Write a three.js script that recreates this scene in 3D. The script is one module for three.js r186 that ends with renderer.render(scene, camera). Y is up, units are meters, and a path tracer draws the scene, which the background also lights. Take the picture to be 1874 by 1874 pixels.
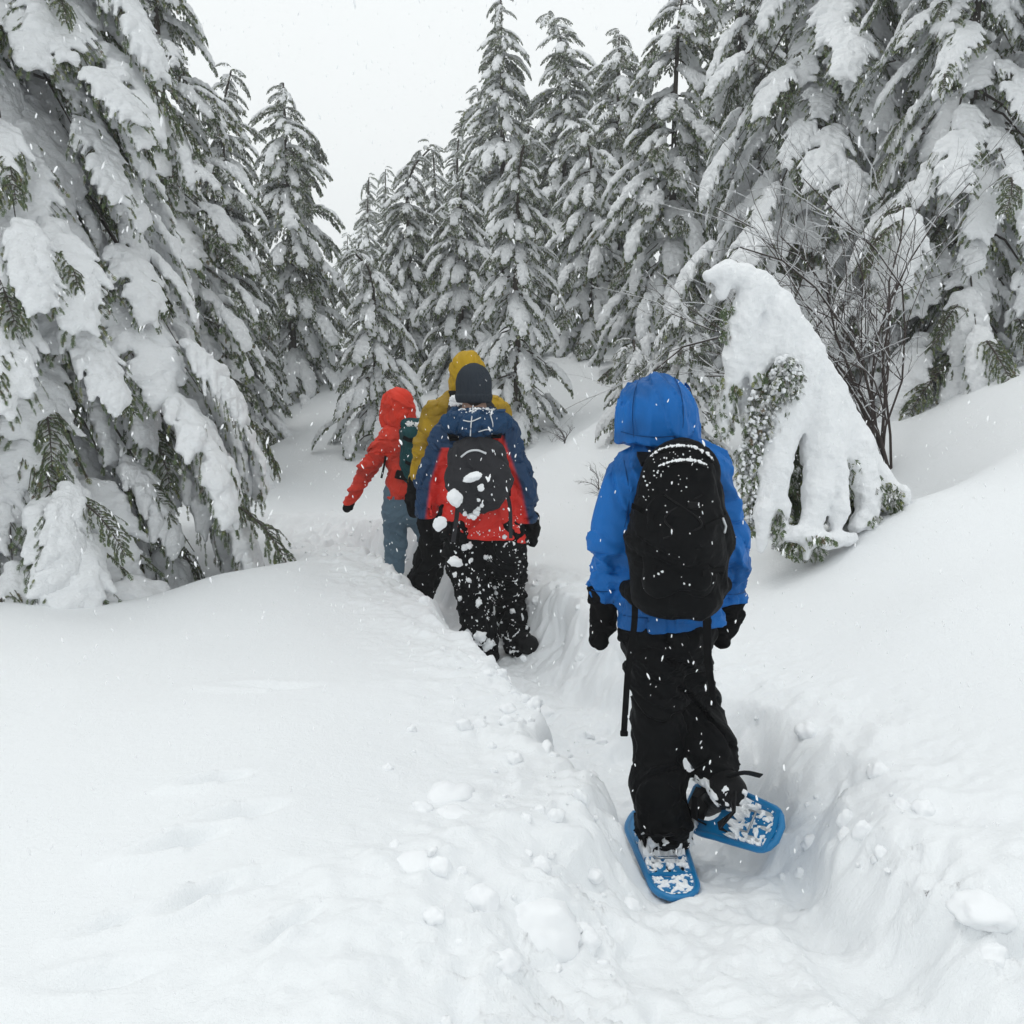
import * as THREE from 'three';
import { ImprovedNoise } from 'three/addons/math/ImprovedNoise.js';
import { mergeGeometries, mergeVertices } from 'three/addons/utils/BufferGeometryUtils.js';

// ------------------------------------------------------------------ camera, sky, sun, exposure
const scene = new THREE.Scene();
const EYE = 1.7, PITCH = 8.3 * Math.PI / 180, F = 937 / Math.tan(Math.PI / 6);
const camera = new THREE.PerspectiveCamera(60, 1, 0.05, 400);
camera.position.set(0, EYE, 0);
camera.rotation.set(-PITCH, 0, 0);
const SKY_LOW = 1.08, SKY_HIGH = 1.12;
{
  const W = 64, Hh = 32, d = new Float32Array(W * Hh * 4);
  for (let r = 0; r < Hh; r++) {
    const up = Math.sin(((r + 0.5) / Hh - 0.5) * Math.PI), k = SKY_LOW + (SKY_HIGH - SKY_LOW) * Math.max(0, up);
    for (let c = 0; c < W; c++) d.set([k * 0.962, k * 1.0, k * 1.008, 1], (r * W + c) * 4);
  }
  const sky = new THREE.DataTexture(d, W, Hh, THREE.RGBAFormat, THREE.FloatType);
  sky.mapping = THREE.EquirectangularReflectionMapping;
  sky.minFilter = sky.magFilter = THREE.LinearFilter;
  sky.needsUpdate = true;
  scene.background = sky; scene.environment = sky;
}
const sun = new THREE.DirectionalLight(new THREE.Color(1, 0.985, 0.96), 0.6);
sun.name = 'sun';
sun.position.set(-9, 22, -3);
sun.castShadow = true; sun.shadow.radius = 40;
sun.shadow.mapSize.set(2048, 2048);
Object.assign(sun.shadow.camera, { left: -30, right: 30, top: 30, bottom: -30, near: 1, far: 80 });
scene.add(sun, sun.target);
scene.fog = new THREE.FogExp2(new THREE.Color(0.93, 0.95, 0.96), 0.0048);
const EXPOSURE = 0.96;

// ------------------------------------------------------------------ helpers
const V = (x, y, z) => new THREE.Vector3(x, y, z);
const clamp = (x, a, b) => Math.min(b, Math.max(a, x)), lerp = (a, b, t) => a + (b - a) * t;
const smooth = (a, b, x) => { const t = clamp((x - a) / (b - a), 0, 1); return t * t * (3 - 2 * t); };
function rng(seed) { let a = seed >>> 0; return () => { a = (a + 0x6D2B79F5) | 0; let t = Math.imul(a ^ (a >>> 15), 1 | a); t = (t + Math.imul(t ^ (t >>> 7), 61 | t)) ^ t; return ((t ^ (t >>> 14)) >>> 0) / 4294967296; }; }
const perlin = new ImprovedNoise(), N3 = (x, y, z) => perlin.noise(x, y, z);
const SP = Math.sin(PITCH), CP = Math.cos(PITCH);
// a pixel of the 1874 px photograph and a distance along the ground ahead -> a point in the world
function at(px, py, D) {
  const dx = (px - 937) / F, dy = (937 - py) / F, y = -SP + dy * CP, z = -CP - dy * SP, k = D / -z;
  return V(dx * k, EYE + y * k, -D);
}
const used = {};
function numbered(name) { const n = used[name] = (used[name] ?? -1) + 1; return n ? name + '_' + String(n).padStart(3, '0') : name; }
function tag(o, label, category, group, kind) { if (label) o.userData.label = label; if (category) o.userData.category = category; if (group) o.userData.group = group; if (kind) o.userData.kind = kind; return o; }
function thing(name, label, category, pos = V(0, 0, 0), group) { const o = new THREE.Group(); o.name = numbered(name); o.position.copy(pos); scene.add(o); return tag(o, label, category, group); }
function shadows(m) { m.castShadow = m.receiveShadow = true; return m; }
function part(name, geo, mat, parent, label) { const m = shadows(new THREE.Mesh(geo, mat)); m.name = name; parent.add(m); if (label) m.userData.label = label; return m; }
function topMesh(name, geo, mat, pos, label, category, group, kind) { const m = shadows(new THREE.Mesh(geo, mat)); m.name = numbered(name); if (pos) m.position.copy(pos); scene.add(m); return tag(m, label, category, group, kind); }

// a distance field meshed by surface nets; f(x, y, z) < 0 inside
function nets(f, lo, hi, cell, colour) {
  const nx = Math.ceil((hi.x - lo.x) / cell) + 1, ny = Math.ceil((hi.y - lo.y) / cell) + 1, nz = Math.ceil((hi.z - lo.z) / cell) + 1;
  const g = new Float32Array(nx * ny * nz), B = 6, I = (x, y, z) => (z * ny + y) * nx + x;
  const reach = B * cell * 0.5 * 1.75 * 1.35 + 0.06;
  for (let bz = 0; bz < nz; bz += B) for (let by = 0; by < ny; by += B) for (let bx = 0; bx < nx; bx += B) {
    const ex = Math.min(nx, bx + B), ey = Math.min(ny, by + B), ez = Math.min(nz, bz + B);
    const c = f(lo.x + (bx + B / 2) * cell, lo.y + (by + B / 2) * cell, lo.z + (bz + B / 2) * cell), far = Math.abs(c) > reach;
    for (let z = bz; z < ez; z++) for (let y = by; y < ey; y++) for (let x = bx; x < ex; x++)
      g[I(x, y, z)] = far ? c : f(lo.x + x * cell, lo.y + y * cell, lo.z + z * cell);
  }
  const id = new Int32Array(nx * ny * nz).fill(-1), pos = [], nor = [], idx = [];
  const E = [[0, 1], [2, 3], [4, 5], [6, 7], [0, 2], [1, 3], [4, 6], [5, 7], [0, 4], [1, 5], [2, 6], [3, 7]], v = new Float32Array(8);
  for (let z = 0; z < nz - 1; z++) for (let y = 0; y < ny - 1; y++) for (let x = 0; x < nx - 1; x++) {
    let m = 0;
    for (let k = 0; k < 8; k++) { v[k] = g[I(x + (k & 1), y + ((k >> 1) & 1), z + (k >> 2))]; if (v[k] < 0) m |= 1 << k; }
    if (m === 0 || m === 255) continue;
    let sx = 0, sy = 0, sz = 0, n = 0;
    for (const [a, b] of E) {
      if ((v[a] < 0) === (v[b] < 0)) continue;
      const t = v[a] / (v[a] - v[b]);
      sx += (a & 1) + t * ((b & 1) - (a & 1)); sy += ((a >> 1) & 1) + t * (((b >> 1) & 1) - ((a >> 1) & 1)); sz += (a >> 2) + t * ((b >> 2) - (a >> 2)); n++;
    }
    sx /= n; sy /= n; sz /= n;
    id[I(x, y, z)] = pos.length / 3;
    pos.push(lo.x + (x + sx) * cell, lo.y + (y + sy) * cell, lo.z + (z + sz) * cell);
    const gx = lerp(lerp(v[1] - v[0], v[3] - v[2], sy), lerp(v[5] - v[4], v[7] - v[6], sy), sz), gy = lerp(lerp(v[2] - v[0], v[3] - v[1], sx), lerp(v[6] - v[4], v[7] - v[5], sx), sz), gz = lerp(lerp(v[4] - v[0], v[5] - v[1], sx), lerp(v[6] - v[2], v[7] - v[3], sx), sy), l = Math.hypot(gx, gy, gz) || 1;
    nor.push(gx / l, gy / l, gz / l);
  }
  const quad = (a, b, c, d, flip) => { if (a < 0 || b < 0 || c < 0 || d < 0) return; flip ? idx.push(a, c, b, a, d, c) : idx.push(a, b, c, a, c, d); };
  for (let z = 1; z < nz - 1; z++) for (let y = 1; y < ny - 1; y++) for (let x = 1; x < nx - 1; x++) {
    const s = g[I(x, y, z)] < 0;
    if (s !== g[I(x + 1, y, z)] < 0) quad(id[I(x, y - 1, z - 1)], id[I(x, y, z - 1)], id[I(x, y, z)], id[I(x, y - 1, z)], !s);
    if (s !== g[I(x, y + 1, z)] < 0) quad(id[I(x - 1, y, z - 1)], id[I(x - 1, y, z)], id[I(x, y, z)], id[I(x, y, z - 1)], !s);
    if (s !== g[I(x, y, z + 1)] < 0) quad(id[I(x - 1, y - 1, z)], id[I(x, y - 1, z)], id[I(x, y, z)], id[I(x - 1, y, z)], !s);
  }
  const geo = new THREE.BufferGeometry(), uv = new Float32Array(pos.length / 3 * 2);
  for (let i = 0; i < pos.length / 3; i++) { uv[2 * i] = pos[3 * i] + pos[3 * i + 2] * 0.7; uv[2 * i + 1] = pos[3 * i + 1] + pos[3 * i + 2] * 0.4; }
  geo.setAttribute('position', new THREE.Float32BufferAttribute(pos, 3));
  geo.setAttribute('normal', new THREE.Float32BufferAttribute(nor, 3));
  geo.setAttribute('uv', new THREE.BufferAttribute(uv, 2));
  if (colour) {
    const c = new Float32Array(pos.length);
    for (let i = 0; i < pos.length; i += 3) c.set(colour(pos[i], pos[i + 1], pos[i + 2], nor[i], nor[i + 1], nor[i + 2]), i);
    geo.setAttribute('color', new THREE.BufferAttribute(c, 3));
  }
  geo.setIndex(idx);
  return geo;
}
// tapered capsules [a, b, ra, rb, q]: q squeezes depth (z) by that factor, turned by yaw (cos, sin)
function cap(p) {
  const [a, b, ra, rb, q = 1, cy = 1, sy = 0] = p, dx = b.x - a.x, dy = b.y - a.y, dz = b.z - a.z, L = 1 / (dx * dx + dy * dy + dz * dz + 1e-9);
  return (x, y, z) => {
    let ex = x - a.x, ey = y - a.y, ez = z - a.z;
    const t = clamp((ex * dx + ey * dy + ez * dz) * L, 0, 1);
    ex -= dx * t; ey -= dy * t; ez -= dz * t;
    if (q !== 1) { const u = ex * cy - ez * sy, w = (ex * sy + ez * cy) * q; ex = u; ez = w; }
    return Math.sqrt(ex * ex + ey * ey + ez * ez) - (ra + (rb - ra) * t);
  };
}
const smin = (a, b, k) => { const h = Math.max(k - Math.abs(a - b), 0) / k; return Math.min(a, b) - h * h * k * 0.25; };
function field(prims, k) {
  const fs = prims.map(cap);
  return (x, y, z) => { let d = 1e3; for (const f of fs) d = smin(d, f(x, y, z), k); return d; };
}
function chain(points, q, yaw = 0) { const out = []; for (let i = 0; i + 1 < points.length; i++) out.push([points[i][0], points[i + 1][0], points[i][1], points[i + 1][1], q, Math.cos(yaw), Math.sin(yaw)]); return out; }
function boundsOf(prims, pad) {
  const lo = V(1e3, 1e3, 1e3), hi = V(-1e3, -1e3, -1e3);
  for (const [a, b, ra, rb] of prims) { const r = Math.max(ra, rb) + pad; for (const p of [a, b]) { lo.min(V(p.x - r, p.y - r, p.z - r)); hi.max(V(p.x + r, p.y + r, p.z + r)); } }
  return [lo, hi];
}
const move = (pts, o) => pts.map((p) => p.clone().sub(o));
// a tube of few sides through points, radius r(t)
function tube(points, r, sides = 5) {
  const n = points.length, pos = [], nor = [], idx = [], uv = [], up = V(0.13, 0.97, 0.21);
  for (let i = 0; i < n; i++) {
    const T = points[Math.min(n - 1, i + 1)].clone().sub(points[Math.max(0, i - 1)]).normalize(), A = V().crossVectors(T, up).normalize(), B = V().crossVectors(T, A);
    const R = typeof r === 'function' ? r(i / (n - 1)) : r;
    for (let k = 0; k <= sides; k++) { const a = k / sides * 2 * Math.PI, d = A.clone().multiplyScalar(Math.cos(a)).addScaledVector(B, Math.sin(a)); pos.push(points[i].x + d.x * R, points[i].y + d.y * R, points[i].z + d.z * R); nor.push(d.x, d.y, d.z); uv.push(k / sides, i * 0.2); }
  }
  for (let i = 0; i < n - 1; i++) for (let k = 0; k < sides; k++) { const a = i * (sides + 1) + k, b = a + sides + 1; idx.push(a, a + 1, b, a + 1, b + 1, b); }
  for (const [c, s, f] of [[0, points[0], 1], [n - 1, points[n - 1], 0]]) {
    const m = pos.length / 3, T = points[Math.min(n - 1, c + 1)].clone().sub(points[Math.max(0, c - 1)]).normalize().multiplyScalar(f ? -1 : 1);
    pos.push(s.x, s.y, s.z); nor.push(T.x, T.y, T.z); uv.push(0.5, 0.5);
    for (let k = 0; k < sides; k++) { const a = c * (sides + 1) + k; f ? idx.push(m, a + 1, a) : idx.push(m, a, a + 1); }
  }
  const g = new THREE.BufferGeometry();
  g.setAttribute('position', new THREE.Float32BufferAttribute(pos, 3)); g.setAttribute('normal', new THREE.Float32BufferAttribute(nor, 3)); g.setAttribute('uv', new THREE.Float32BufferAttribute(uv, 2)); g.setIndex(idx);
  return g;
}
// a flat webbing strap along points, w wide across the direction side, t thick
function webbing(points, w, t, side) {
  const pos = [], idx = [], n = points.length, S = typeof side === 'function' ? side : () => side;
  for (let i = 0; i < n; i++) {
    const T = points[Math.min(n - 1, i + 1)].clone().sub(points[Math.max(0, i - 1)]).normalize(), A = S(i / (n - 1)).clone().addScaledVector(T, -S(i / (n - 1)).dot(T)).normalize(), B = V().crossVectors(T, A);
    for (const [u, v] of [[-1, -1], [1, -1], [1, 1], [-1, 1]]) { const p = points[i].clone().addScaledVector(A, u * w / 2).addScaledVector(B, v * t / 2); pos.push(p.x, p.y, p.z); }
  }
  for (let i = 0; i < n - 1; i++) for (let k = 0; k < 4; k++) { const a = i * 4 + k, b = i * 4 + (k + 1) % 4; idx.push(a, b, a + 4, b, b + 4, a + 4); }
  idx.push(0, 2, 1, 0, 3, 2); const e = (n - 1) * 4; idx.push(e, e + 1, e + 2, e, e + 2, e + 3);
  let g = new THREE.BufferGeometry();
  g.setAttribute('position', new THREE.Float32BufferAttribute(pos, 3)); g.setIndex(idx); g = g.toNonIndexed(); g.computeVertexNormals();
  g.setAttribute('uv', new THREE.BufferAttribute(new Float32Array(g.attributes.position.count * 2), 2));
  return g;
}
const curve = (pts, n = 12) => new THREE.CatmullRomCurve3(pts).getPoints(n);

// ------------------------------------------------------------------ materials
function noiseTexture(size, f, repeat) {
  const d = new Uint8Array(size * size * 4);
  for (let y = 0; y < size; y++) for (let x = 0; x < size; x++) { const v = clamp(f(x / size, y / size), 0, 1) * 255; d.set([v, v, v, 255], (y * size + x) * 4); }
  const t = new THREE.DataTexture(d, size, size); t.wrapS = t.wrapT = THREE.RepeatWrapping; t.magFilter = THREE.LinearFilter; t.minFilter = THREE.LinearMipmapLinearFilter; t.generateMipmaps = true; t.repeat.set(repeat, repeat); t.needsUpdate = true;
  return t;
}
// noise that repeats over the unit square
function ring(u, v, k, z) { const a = u * 2 * Math.PI, b = v * 2 * Math.PI, r = k / (2 * Math.PI); return N3(Math.cos(a) * r + 7.3 + Math.cos(b) * r * 0.31, Math.sin(a) * r + 3.1 + z, Math.sin(b) * r) + N3(Math.cos(b) * r + 1.7, Math.sin(b) * r + z, Math.sin(a) * r * 0.6 + 5.5); }
const rr = rng(11);
const grain = noiseTexture(512, (u, v) => 0.5 + 0.16 * ring(u, v, 14, 1) + 0.14 * ring(u, v, 40, 2) + 0.12 * ring(u, v, 90, 4) + (rr() - 0.5) * 0.35, 1.6);
const weave = noiseTexture(256, (u, v) => 0.5 + 0.2 * Math.sin(u * 2 * Math.PI * 60) * Math.sin(v * 2 * Math.PI * 60) + 0.22 * ring(u, v, 9, 3) + 0.15 * ring(u, v, 30, 6), 3);
const knit = noiseTexture(256, (u, v) => 0.5 + 0.5 * Math.sin(u * 2 * Math.PI * 26) * (0.6 + 0.4 * Math.sin(v * 2 * Math.PI * 40)), 6);
const bark = noiseTexture(256, (u, v) => 0.5 + 0.5 * ring(u, v * 0.2 + 0.1, 22, 8), 1);
const col = (r, g, b) => new THREE.Color().setRGB(r, g, b);
const std = (o) => new THREE.MeshStandardMaterial({ metalness: 0, ...o });
const M = {
  snow: std({ color: col(0.84, 0.86, 0.875), roughness: 0.85, bumpMap: grain, bumpScale: 0.004 }),
  treeSnow: std({ color: col(0.86, 0.875, 0.89), roughness: 0.9, bumpMap: grain, bumpScale: 0.008 }),
  needles: std({ color: col(1, 1, 1), vertexColors: true, roughness: 0.8 }),
  bark: std({ color: col(0.075, 0.062, 0.052), roughness: 0.95, bumpMap: bark, bumpScale: 0.01 }),
  twig: std({ color: col(0.04, 0.028, 0.024), roughness: 0.85 }),
  clod: std({ color: col(0.87, 0.885, 0.9), roughness: 0.95 }),
  flake: std({ color: col(0.92, 0.93, 0.94), roughness: 0.9 }),
};
const cloth = (r, g, b, rough = 0.62, more = {}) => new THREE.MeshPhysicalMaterial({ color: col(r, g, b), roughness: rough, metalness: 0, bumpMap: weave, bumpScale: 0.0028, specularIntensity: 0.35, ...more });

// ------------------------------------------------------------------ snow ground
const trail = [[0.86, 2.5, 0.34], [0.8, -0.5, 0.34], [0.72, -1.4, 0.31], [0.62, -2.1, 0.22], [0.58, -2.5, 0.13], [0.56, -2.95, 0.02], [0.4, -3.5, 0.0], [0.19, -4.3, 0.02], [-0.06, -4.9, 0.02], [-0.24, -5.35, 0.03], [-0.6, -6.0, 0.05], [-1.0, -6.8, 0.06], [-1.4, -7.15, 0.15], [-1.8, -7.4, 0.25]];
const trailPts = new THREE.CatmullRomCurve3(trail.map(([x, z, y]) => V(x, y, z)), false, 'centripetal').getPoints(130);
function toTrail(x, z) {
  let best = 1e9, y = 0, side = 1, k = 0;
  for (let i = 0; i < trailPts.length - 1; i++) {
    const a = trailPts[i], b = trailPts[i + 1], dx = b.x - a.x, dz = b.z - a.z, t = clamp(((x - a.x) * dx + (z - a.z) * dz) / (dx * dx + dz * dz), 0, 1), ex = x - a.x - dx * t, ez = z - a.z - dz * t, d = ex * ex + ez * ez;
    if (d < best) { best = d; y = lerp(a.y, b.y, t); side = ex * -dz + ez * dx > 0 ? 1 : -1; k = i + t; }
  }
  return [Math.sqrt(best), y, side, k];
}
// heights read off the photograph: [px, py, distance]
const ctrl = [
  [0, 1874, 1.5], [450, 1874, 1.5], [850, 1874, 1.55], [0, 1500, 2.25], [500, 1500, 2.3], [850, 1500, 2.45], [0, 1250, 3.4], [450, 1250, 3.5], [750, 1250, 3.55], [0, 1102, 4.75], [200, 1122, 4.7], [400, 1050, 5.3], [640, 1015, 6.1], [560, 1028, 5.7], [655, 1042, 5.75], [690, 1068, 5.4], [745, 1112, 4.95], [840, 1182, 4.35], [900, 1225, 3.95],
  [480, 905, 9], [550, 850, 10.5], [480, 788, 14], [520, 738, 14.5], [600, 690, 15], [660, 790, 11.5], [420, 960, 7.5], [560, 940, 8.2],
  [1000, 1010, 6.4], [1060, 1080, 5.3], [1100, 900, 7.5], [1000, 830, 10], [1060, 628, 14], [1060, 735, 11.5], [1110, 760, 9.5],
  [1330, 1260, 3.6], [1520, 1400, 2.85], [1480, 1200, 3.8], [1400, 1050, 4.9], [1640, 935, 4.9], [1874, 822, 5.1], [1874, 1000, 4.1], [1874, 1250, 3.0], [1874, 1650, 1.92], [1720, 1500, 2.38], [1720, 1110, 3.7], [1800, 702, 6.6], [1700, 745, 7],
];
const C = ctrl.map(([a, b, c]) => { const p = at(a, b, c); return [p.x, p.z, p.y]; });
C.push([-3.5, -5.9, 0.12], [-2.3, -5.9, 0.2], [-1.5, -6.6, 0.42], [-4.5, -7.5, 0.35], [1.6, -5.4, 0.72], [2.6, -5.6, 0.95], [-6, -14, 0.9], [-12, -20, 2.2], [-3, -26, 2.4], [6, -24, 4.6], [10, -14, 4], [12, -30, 6], [-20, -40, 4], [20, -50, 9], [0, -55, 4], [0, 4, 0.42], [-4, 4, 0.45], [5, 4, 0.9], [12, 0, 2.4], [-12, 0, 0.8], [-10, -8, 0.7], [6, -8, 2.1], [30, 10, 5], [-30, 10, 2]);
const tps = (() => {
  const n = C.length, m = n + 3, A = Array.from({ length: m }, () => new Float64Array(m + 1)), U = (r2) => (r2 < 1e-9 ? 0 : r2 * Math.log(r2) * 0.5);
  for (let i = 0; i < n; i++) { for (let j = 0; j < n; j++) A[i][j] = U((C[i][0] - C[j][0]) ** 2 + (C[i][1] - C[j][1]) ** 2); A[i][i] += 0.02; A[i][n] = A[n][i] = 1; A[i][n + 1] = A[n + 1][i] = C[i][0]; A[i][n + 2] = A[n + 2][i] = C[i][1]; A[i][m] = C[i][2]; }
  for (let c = 0; c < m; c++) {
    let p = c; for (let r = c + 1; r < m; r++) if (Math.abs(A[r][c]) > Math.abs(A[p][c])) p = r;
    [A[c], A[p]] = [A[p], A[c]];
    for (let r = 0; r < m; r++) if (r !== c && A[r][c]) { const k = A[r][c] / A[c][c]; for (let q = c; q <= m; q++) A[r][q] -= k * A[c][q]; }
  }
  const w = A.map((r, i) => r[m] / r[i]);
  return (x, z) => { let s = w[n] + w[n + 1] * x + w[n + 2] * z; for (let i = 0; i < n; i++) { const r2 = (x - C[i][0]) ** 2 + (z - C[i][1]) ** 2; if (r2 > 1e-9) s += w[i] * r2 * Math.log(r2) * 0.5; } return s; };
})();
const billow = (x, y, z) => 1 - 2 * Math.abs(N3(x, y, z));
// small pits where clumps fell from the trees: [px, py, length, turn, depth]
const pits = [[400, 1462, 0.10, 0.5, 0.016], [445, 1525, 0.12, 0.6, 0.016], [335, 1580, 0.11, 0.6, 0.02], [372, 1672, 0.1, 0.9, 0.022], [525, 1740, 0.1, 1.0, 0.018], [500, 1262, 0.18, 0.1, 0.012], [190, 1820, 0.12, 0.3, 0.014], [480, 1640, 0.12, 0.6, 0.01], [205, 1720, 0.08, 0.7, 0.012]].map(([px, py, l, a, d]) => { const p = at(px, py, 1), k = (EYE - 0.47) / (EYE - p.y); return [p.x * k, -k, l, Math.cos(a), Math.sin(a), d]; });
function ground(x, z, detail = true) {
  let y = tps(x, z);
  const far = smooth(25, 60, Math.hypot(x, z + 10));
  y = lerp(y, Math.min(y, 9), far);
  y += 0.035 * N3(x * 0.7, 3.3, z * 0.7) + 0.012 * N3(x * 2.1, 9.1, z * 2.1);
  if (!detail) return y;
  const [s, fy, side, k] = toTrail(x, z);
  if (s < 2.2 && z > -9.5) {
    const near = smooth(-2.6, -1.7, z);                                             // by the camera the left wall is trodden down
    const wob = 0.08 * N3(x * 2.6, 1.2, z * 2.6) + 0.025 * N3(x * 8, 4.2, z * 8);
    const w0 = 0.16 + wob + (side < 0 ? 0.1 * near : 0.02 + 0.1 * Math.exp(-(((z + 2.6) / 0.5) ** 2))), w1 = w0 + (side < 0 ? 0.22 + 0.5 * near : 0.3 + 0.45 * smooth(-2.4, -1.4, z)) + 0.06 * N3(x * 4, 7.7, z * 4);
    const crumble = Math.exp(-(((s - w1 - 0.06) / 0.24) ** 2));
    y += crumble * (0.008 + 0.026 * billow(x * 4, 2.2, z * 4) + 0.022 * Math.max(0, N3(x * 10, 5.2, z * 10)) + 0.016 * Math.max(0, N3(x * 24, 6.1, z * 24)));
    const wide = Math.exp(-(((s - w1) / 0.42) ** 2)) * (side < 0 ? 1 : 0.7);
    y += wide * (0.018 * Math.max(0, N3(x * 6, 8, z * 6)) + 0.03 * Math.max(0, N3(x * 9, 8.4, z * 9) - 0.08) + 0.022 * Math.max(0, N3(x * 19, 3.4, z * 19) - 0.1) + 0.008 * N3(x * 32, 1, z * 32));
    const floor = fy + 0.045 * N3(x * 4, 2.7, z * 4) + 0.03 * N3(x * 9, 1.7, z * 9) + 0.014 * billow(x * 20, 3.1, z * 20) + near * 0.03;
    const t = Math.max(smooth(w0, w1, s + 0.05 * N3(x * 5, 14.1, z * 5) + 0.006 * N3(x * 14, 15.5, z * 14)), 0.75 * smooth(116, 128, k));
    y = lerp(Math.min(floor, y - 0.05), y, t) + 4 * t * (1 - t) * (0.06 * N3(x * 8, 4.4, z * 8) + 0.035 * billow(x * 15, 6.4, z * 15) + 0.018 * N3(x * 34, 9.4, z * 34));
  }
  if (z > -2.7 && z < -0.3 && x > 0.3 && x < 1.8) {                                   // the rut left by the right snowshoe
    const t = clamp((z + 2.4) / 1.5, 0, 1), cx = 0.84 + 0.12 * t + 0.03 * N3(3.3, z * 3, 1), u = (x - cx) / (0.12 + 0.05 * N3(x * 4, 2, z * 4));
    y -= smooth(-2.7, -2.3, z) * (0.07 * Math.exp(-u * u * u * u) * (0.8 + 0.5 * N3(x * 7, 1.1, z * 7)) - 0.03 * Math.exp(-(((u - 1.5) / 0.6) ** 2)));
  }
  for (const [px, pz, l, c, sn, d] of pits) {
    const ex = x - px, ez = z - pz; if (ex * ex + ez * ez > 0.2) continue;
    const u = (ex * c - ez * sn) / l, v = (ex * sn + ez * c) / (l * 0.33), r = u * u + v * v;
    y += 1.9 * d * (-Math.exp(-r * 2) * (1 + 0.8 * u) + 0.45 * Math.exp(-(((Math.sqrt(r) - 1.3) / 0.5) ** 2)) * (u < 0 ? 1 : 0.3));
  }
  return y;
}
{
  const line = (a, b, fine, lo, hi, grow) => {
    const out = []; for (let x = a; x <= b; x += fine) out.push(x);
    for (let s = fine * grow, x = b; x < hi; s *= grow) out.push(x = Math.min(hi, out[out.length - 1] + s));
    for (let s = fine * grow; out[0] > lo; s *= grow) out.unshift(Math.max(lo, out[0] - s));
    return out;
  };
  const xs = line(-1.5, 2.1, 0.0125, -46, 46, 1.034), zs = line(-6.6, -1.0, 0.0135, -62, 12, 1.034), nx = xs.length, nz = zs.length;
  const pos = new Float32Array(nx * nz * 3), uv = new Float32Array(nx * nz * 2), idx = new Uint32Array((nx - 1) * (nz - 1) * 6);
  for (let j = 0, k = 0; j < nz; j++) for (let i = 0; i < nx; i++, k++) {
    const x = xs[i], z = zs[j], y = ground(x, z);
    let jx = 0, jz = 0;
    if (z > -7.6 && z < -0.5 && x > -2.6 && x < 2.6) {                                // crumbly walls: shift sideways by lumps that change with height
      const [s] = toTrail(x, z), w = Math.exp(-(((s - 0.42) / 0.28) ** 2));
      if (w > 0.03) { jx = w * 0.035 * N3(x * 6, y * 5, z * 6); jz = w * 0.035 * N3(x * 6 + 9, y * 5, z * 6); }
    }
    pos.set([x + jx, y, z + jz], k * 3); uv.set([x, z], k * 2);
  }
  for (let j = 0, k = 0; j < nz - 1; j++) for (let i = 0; i < nx - 1; i++, k += 6) { const a = j * nx + i; idx.set([a, a + nx, a + 1, a + 1, a + nx, a + nx + 1], k); }
  const g = new THREE.BufferGeometry();
  g.setAttribute('position', new THREE.BufferAttribute(pos, 3)); g.setAttribute('uv', new THREE.BufferAttribute(uv, 2)); g.setIndex(new THREE.BufferAttribute(idx, 1)); g.computeVertexNormals();
  const m = topMesh('snow_ground', g, M.snow, null, 'deep fresh snow with a trodden trench winding between the trees', null, null, 'structure');
  delete m.userData.category;
}

// ------------------------------------------------------------------ boughs
// One bough of about a metre, growing along +x from its foot and drooping: needle sprays on side twigs, and the snow that lies on it.
function kites() {
  const pos = [], nor = [], c = [];
  return {
    put(p, d, side, len, w, rgb) {
      const q = p.clone().addScaledVector(d, len * 0.45), e = p.clone().addScaledVector(d, len), n = V().crossVectors(side, d).normalize();
      const l = q.clone().addScaledVector(side, w), r = q.clone().addScaledVector(side, -w);
      for (const a of [p, l, e, p, e, r]) { pos.push(a.x, a.y, a.z); nor.push(n.x, n.y, n.z); c.push(rgb[0], rgb[1], rgb[2]); }
    },
    tube(points, r, rgb) { const g = tube(points, r, 3).toNonIndexed(), a = g.attributes; pos.push(...a.position.array); nor.push(...a.normal.array); for (let i = 0; i < a.position.count; i++) c.push(...rgb); },
    build() {
      const g = new THREE.BufferGeometry();
      g.setAttribute('position', new THREE.Float32BufferAttribute(pos, 3)); g.setAttribute('normal', new THREE.Float32BufferAttribute(nor, 3)); g.setAttribute('color', new THREE.Float32BufferAttribute(c, 3));
      g.setAttribute('uv', new THREE.BufferAttribute(new Float32Array(pos.length / 3 * 2), 2));
      return g;
    },
  };
}
function needleColour(R, frost) {
  const k = R();
  if (R() < frost) { const v = 0.35 + 0.4 * R(); return [v, v * 1.01, v * 1.0]; }
  return k < 0.14 ? [0.17, 0.19, 0.06] : k < 0.2 ? [0.13, 0.1, 0.06] : [0.05 + 0.065 * k, 0.075 + 0.085 * k, 0.036 + 0.036 * k];
}
function spray(K, R, p, d, len, frost, fine = 1) {                    // a little feathered frond hanging from p along d
  const side = V(R() - 0.5, (R() - 0.5) * 0.6, R() - 0.5).cross(d).normalize();
  const n = 3, rgb = needleColour(R, frost);
  K.put(p, d, side, len, len * 0.09 * fine, rgb);
  for (let i = 0; i < n; i++) for (const s of [-1, 1]) {
    const q = p.clone().addScaledVector(d, len * (0.12 + 0.24 * i)), e = d.clone().addScaledVector(side, s * (0.75 + 0.3 * R())).add(V(0, -0.25, 0)).normalize();
    K.put(q, e, V().crossVectors(e, V().crossVectors(d, side)).normalize(), len * (0.5 - 0.1 * i), len * 0.085 * fine, R() < 0.4 ? needleColour(R, frost) : rgb);
  }
}
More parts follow.
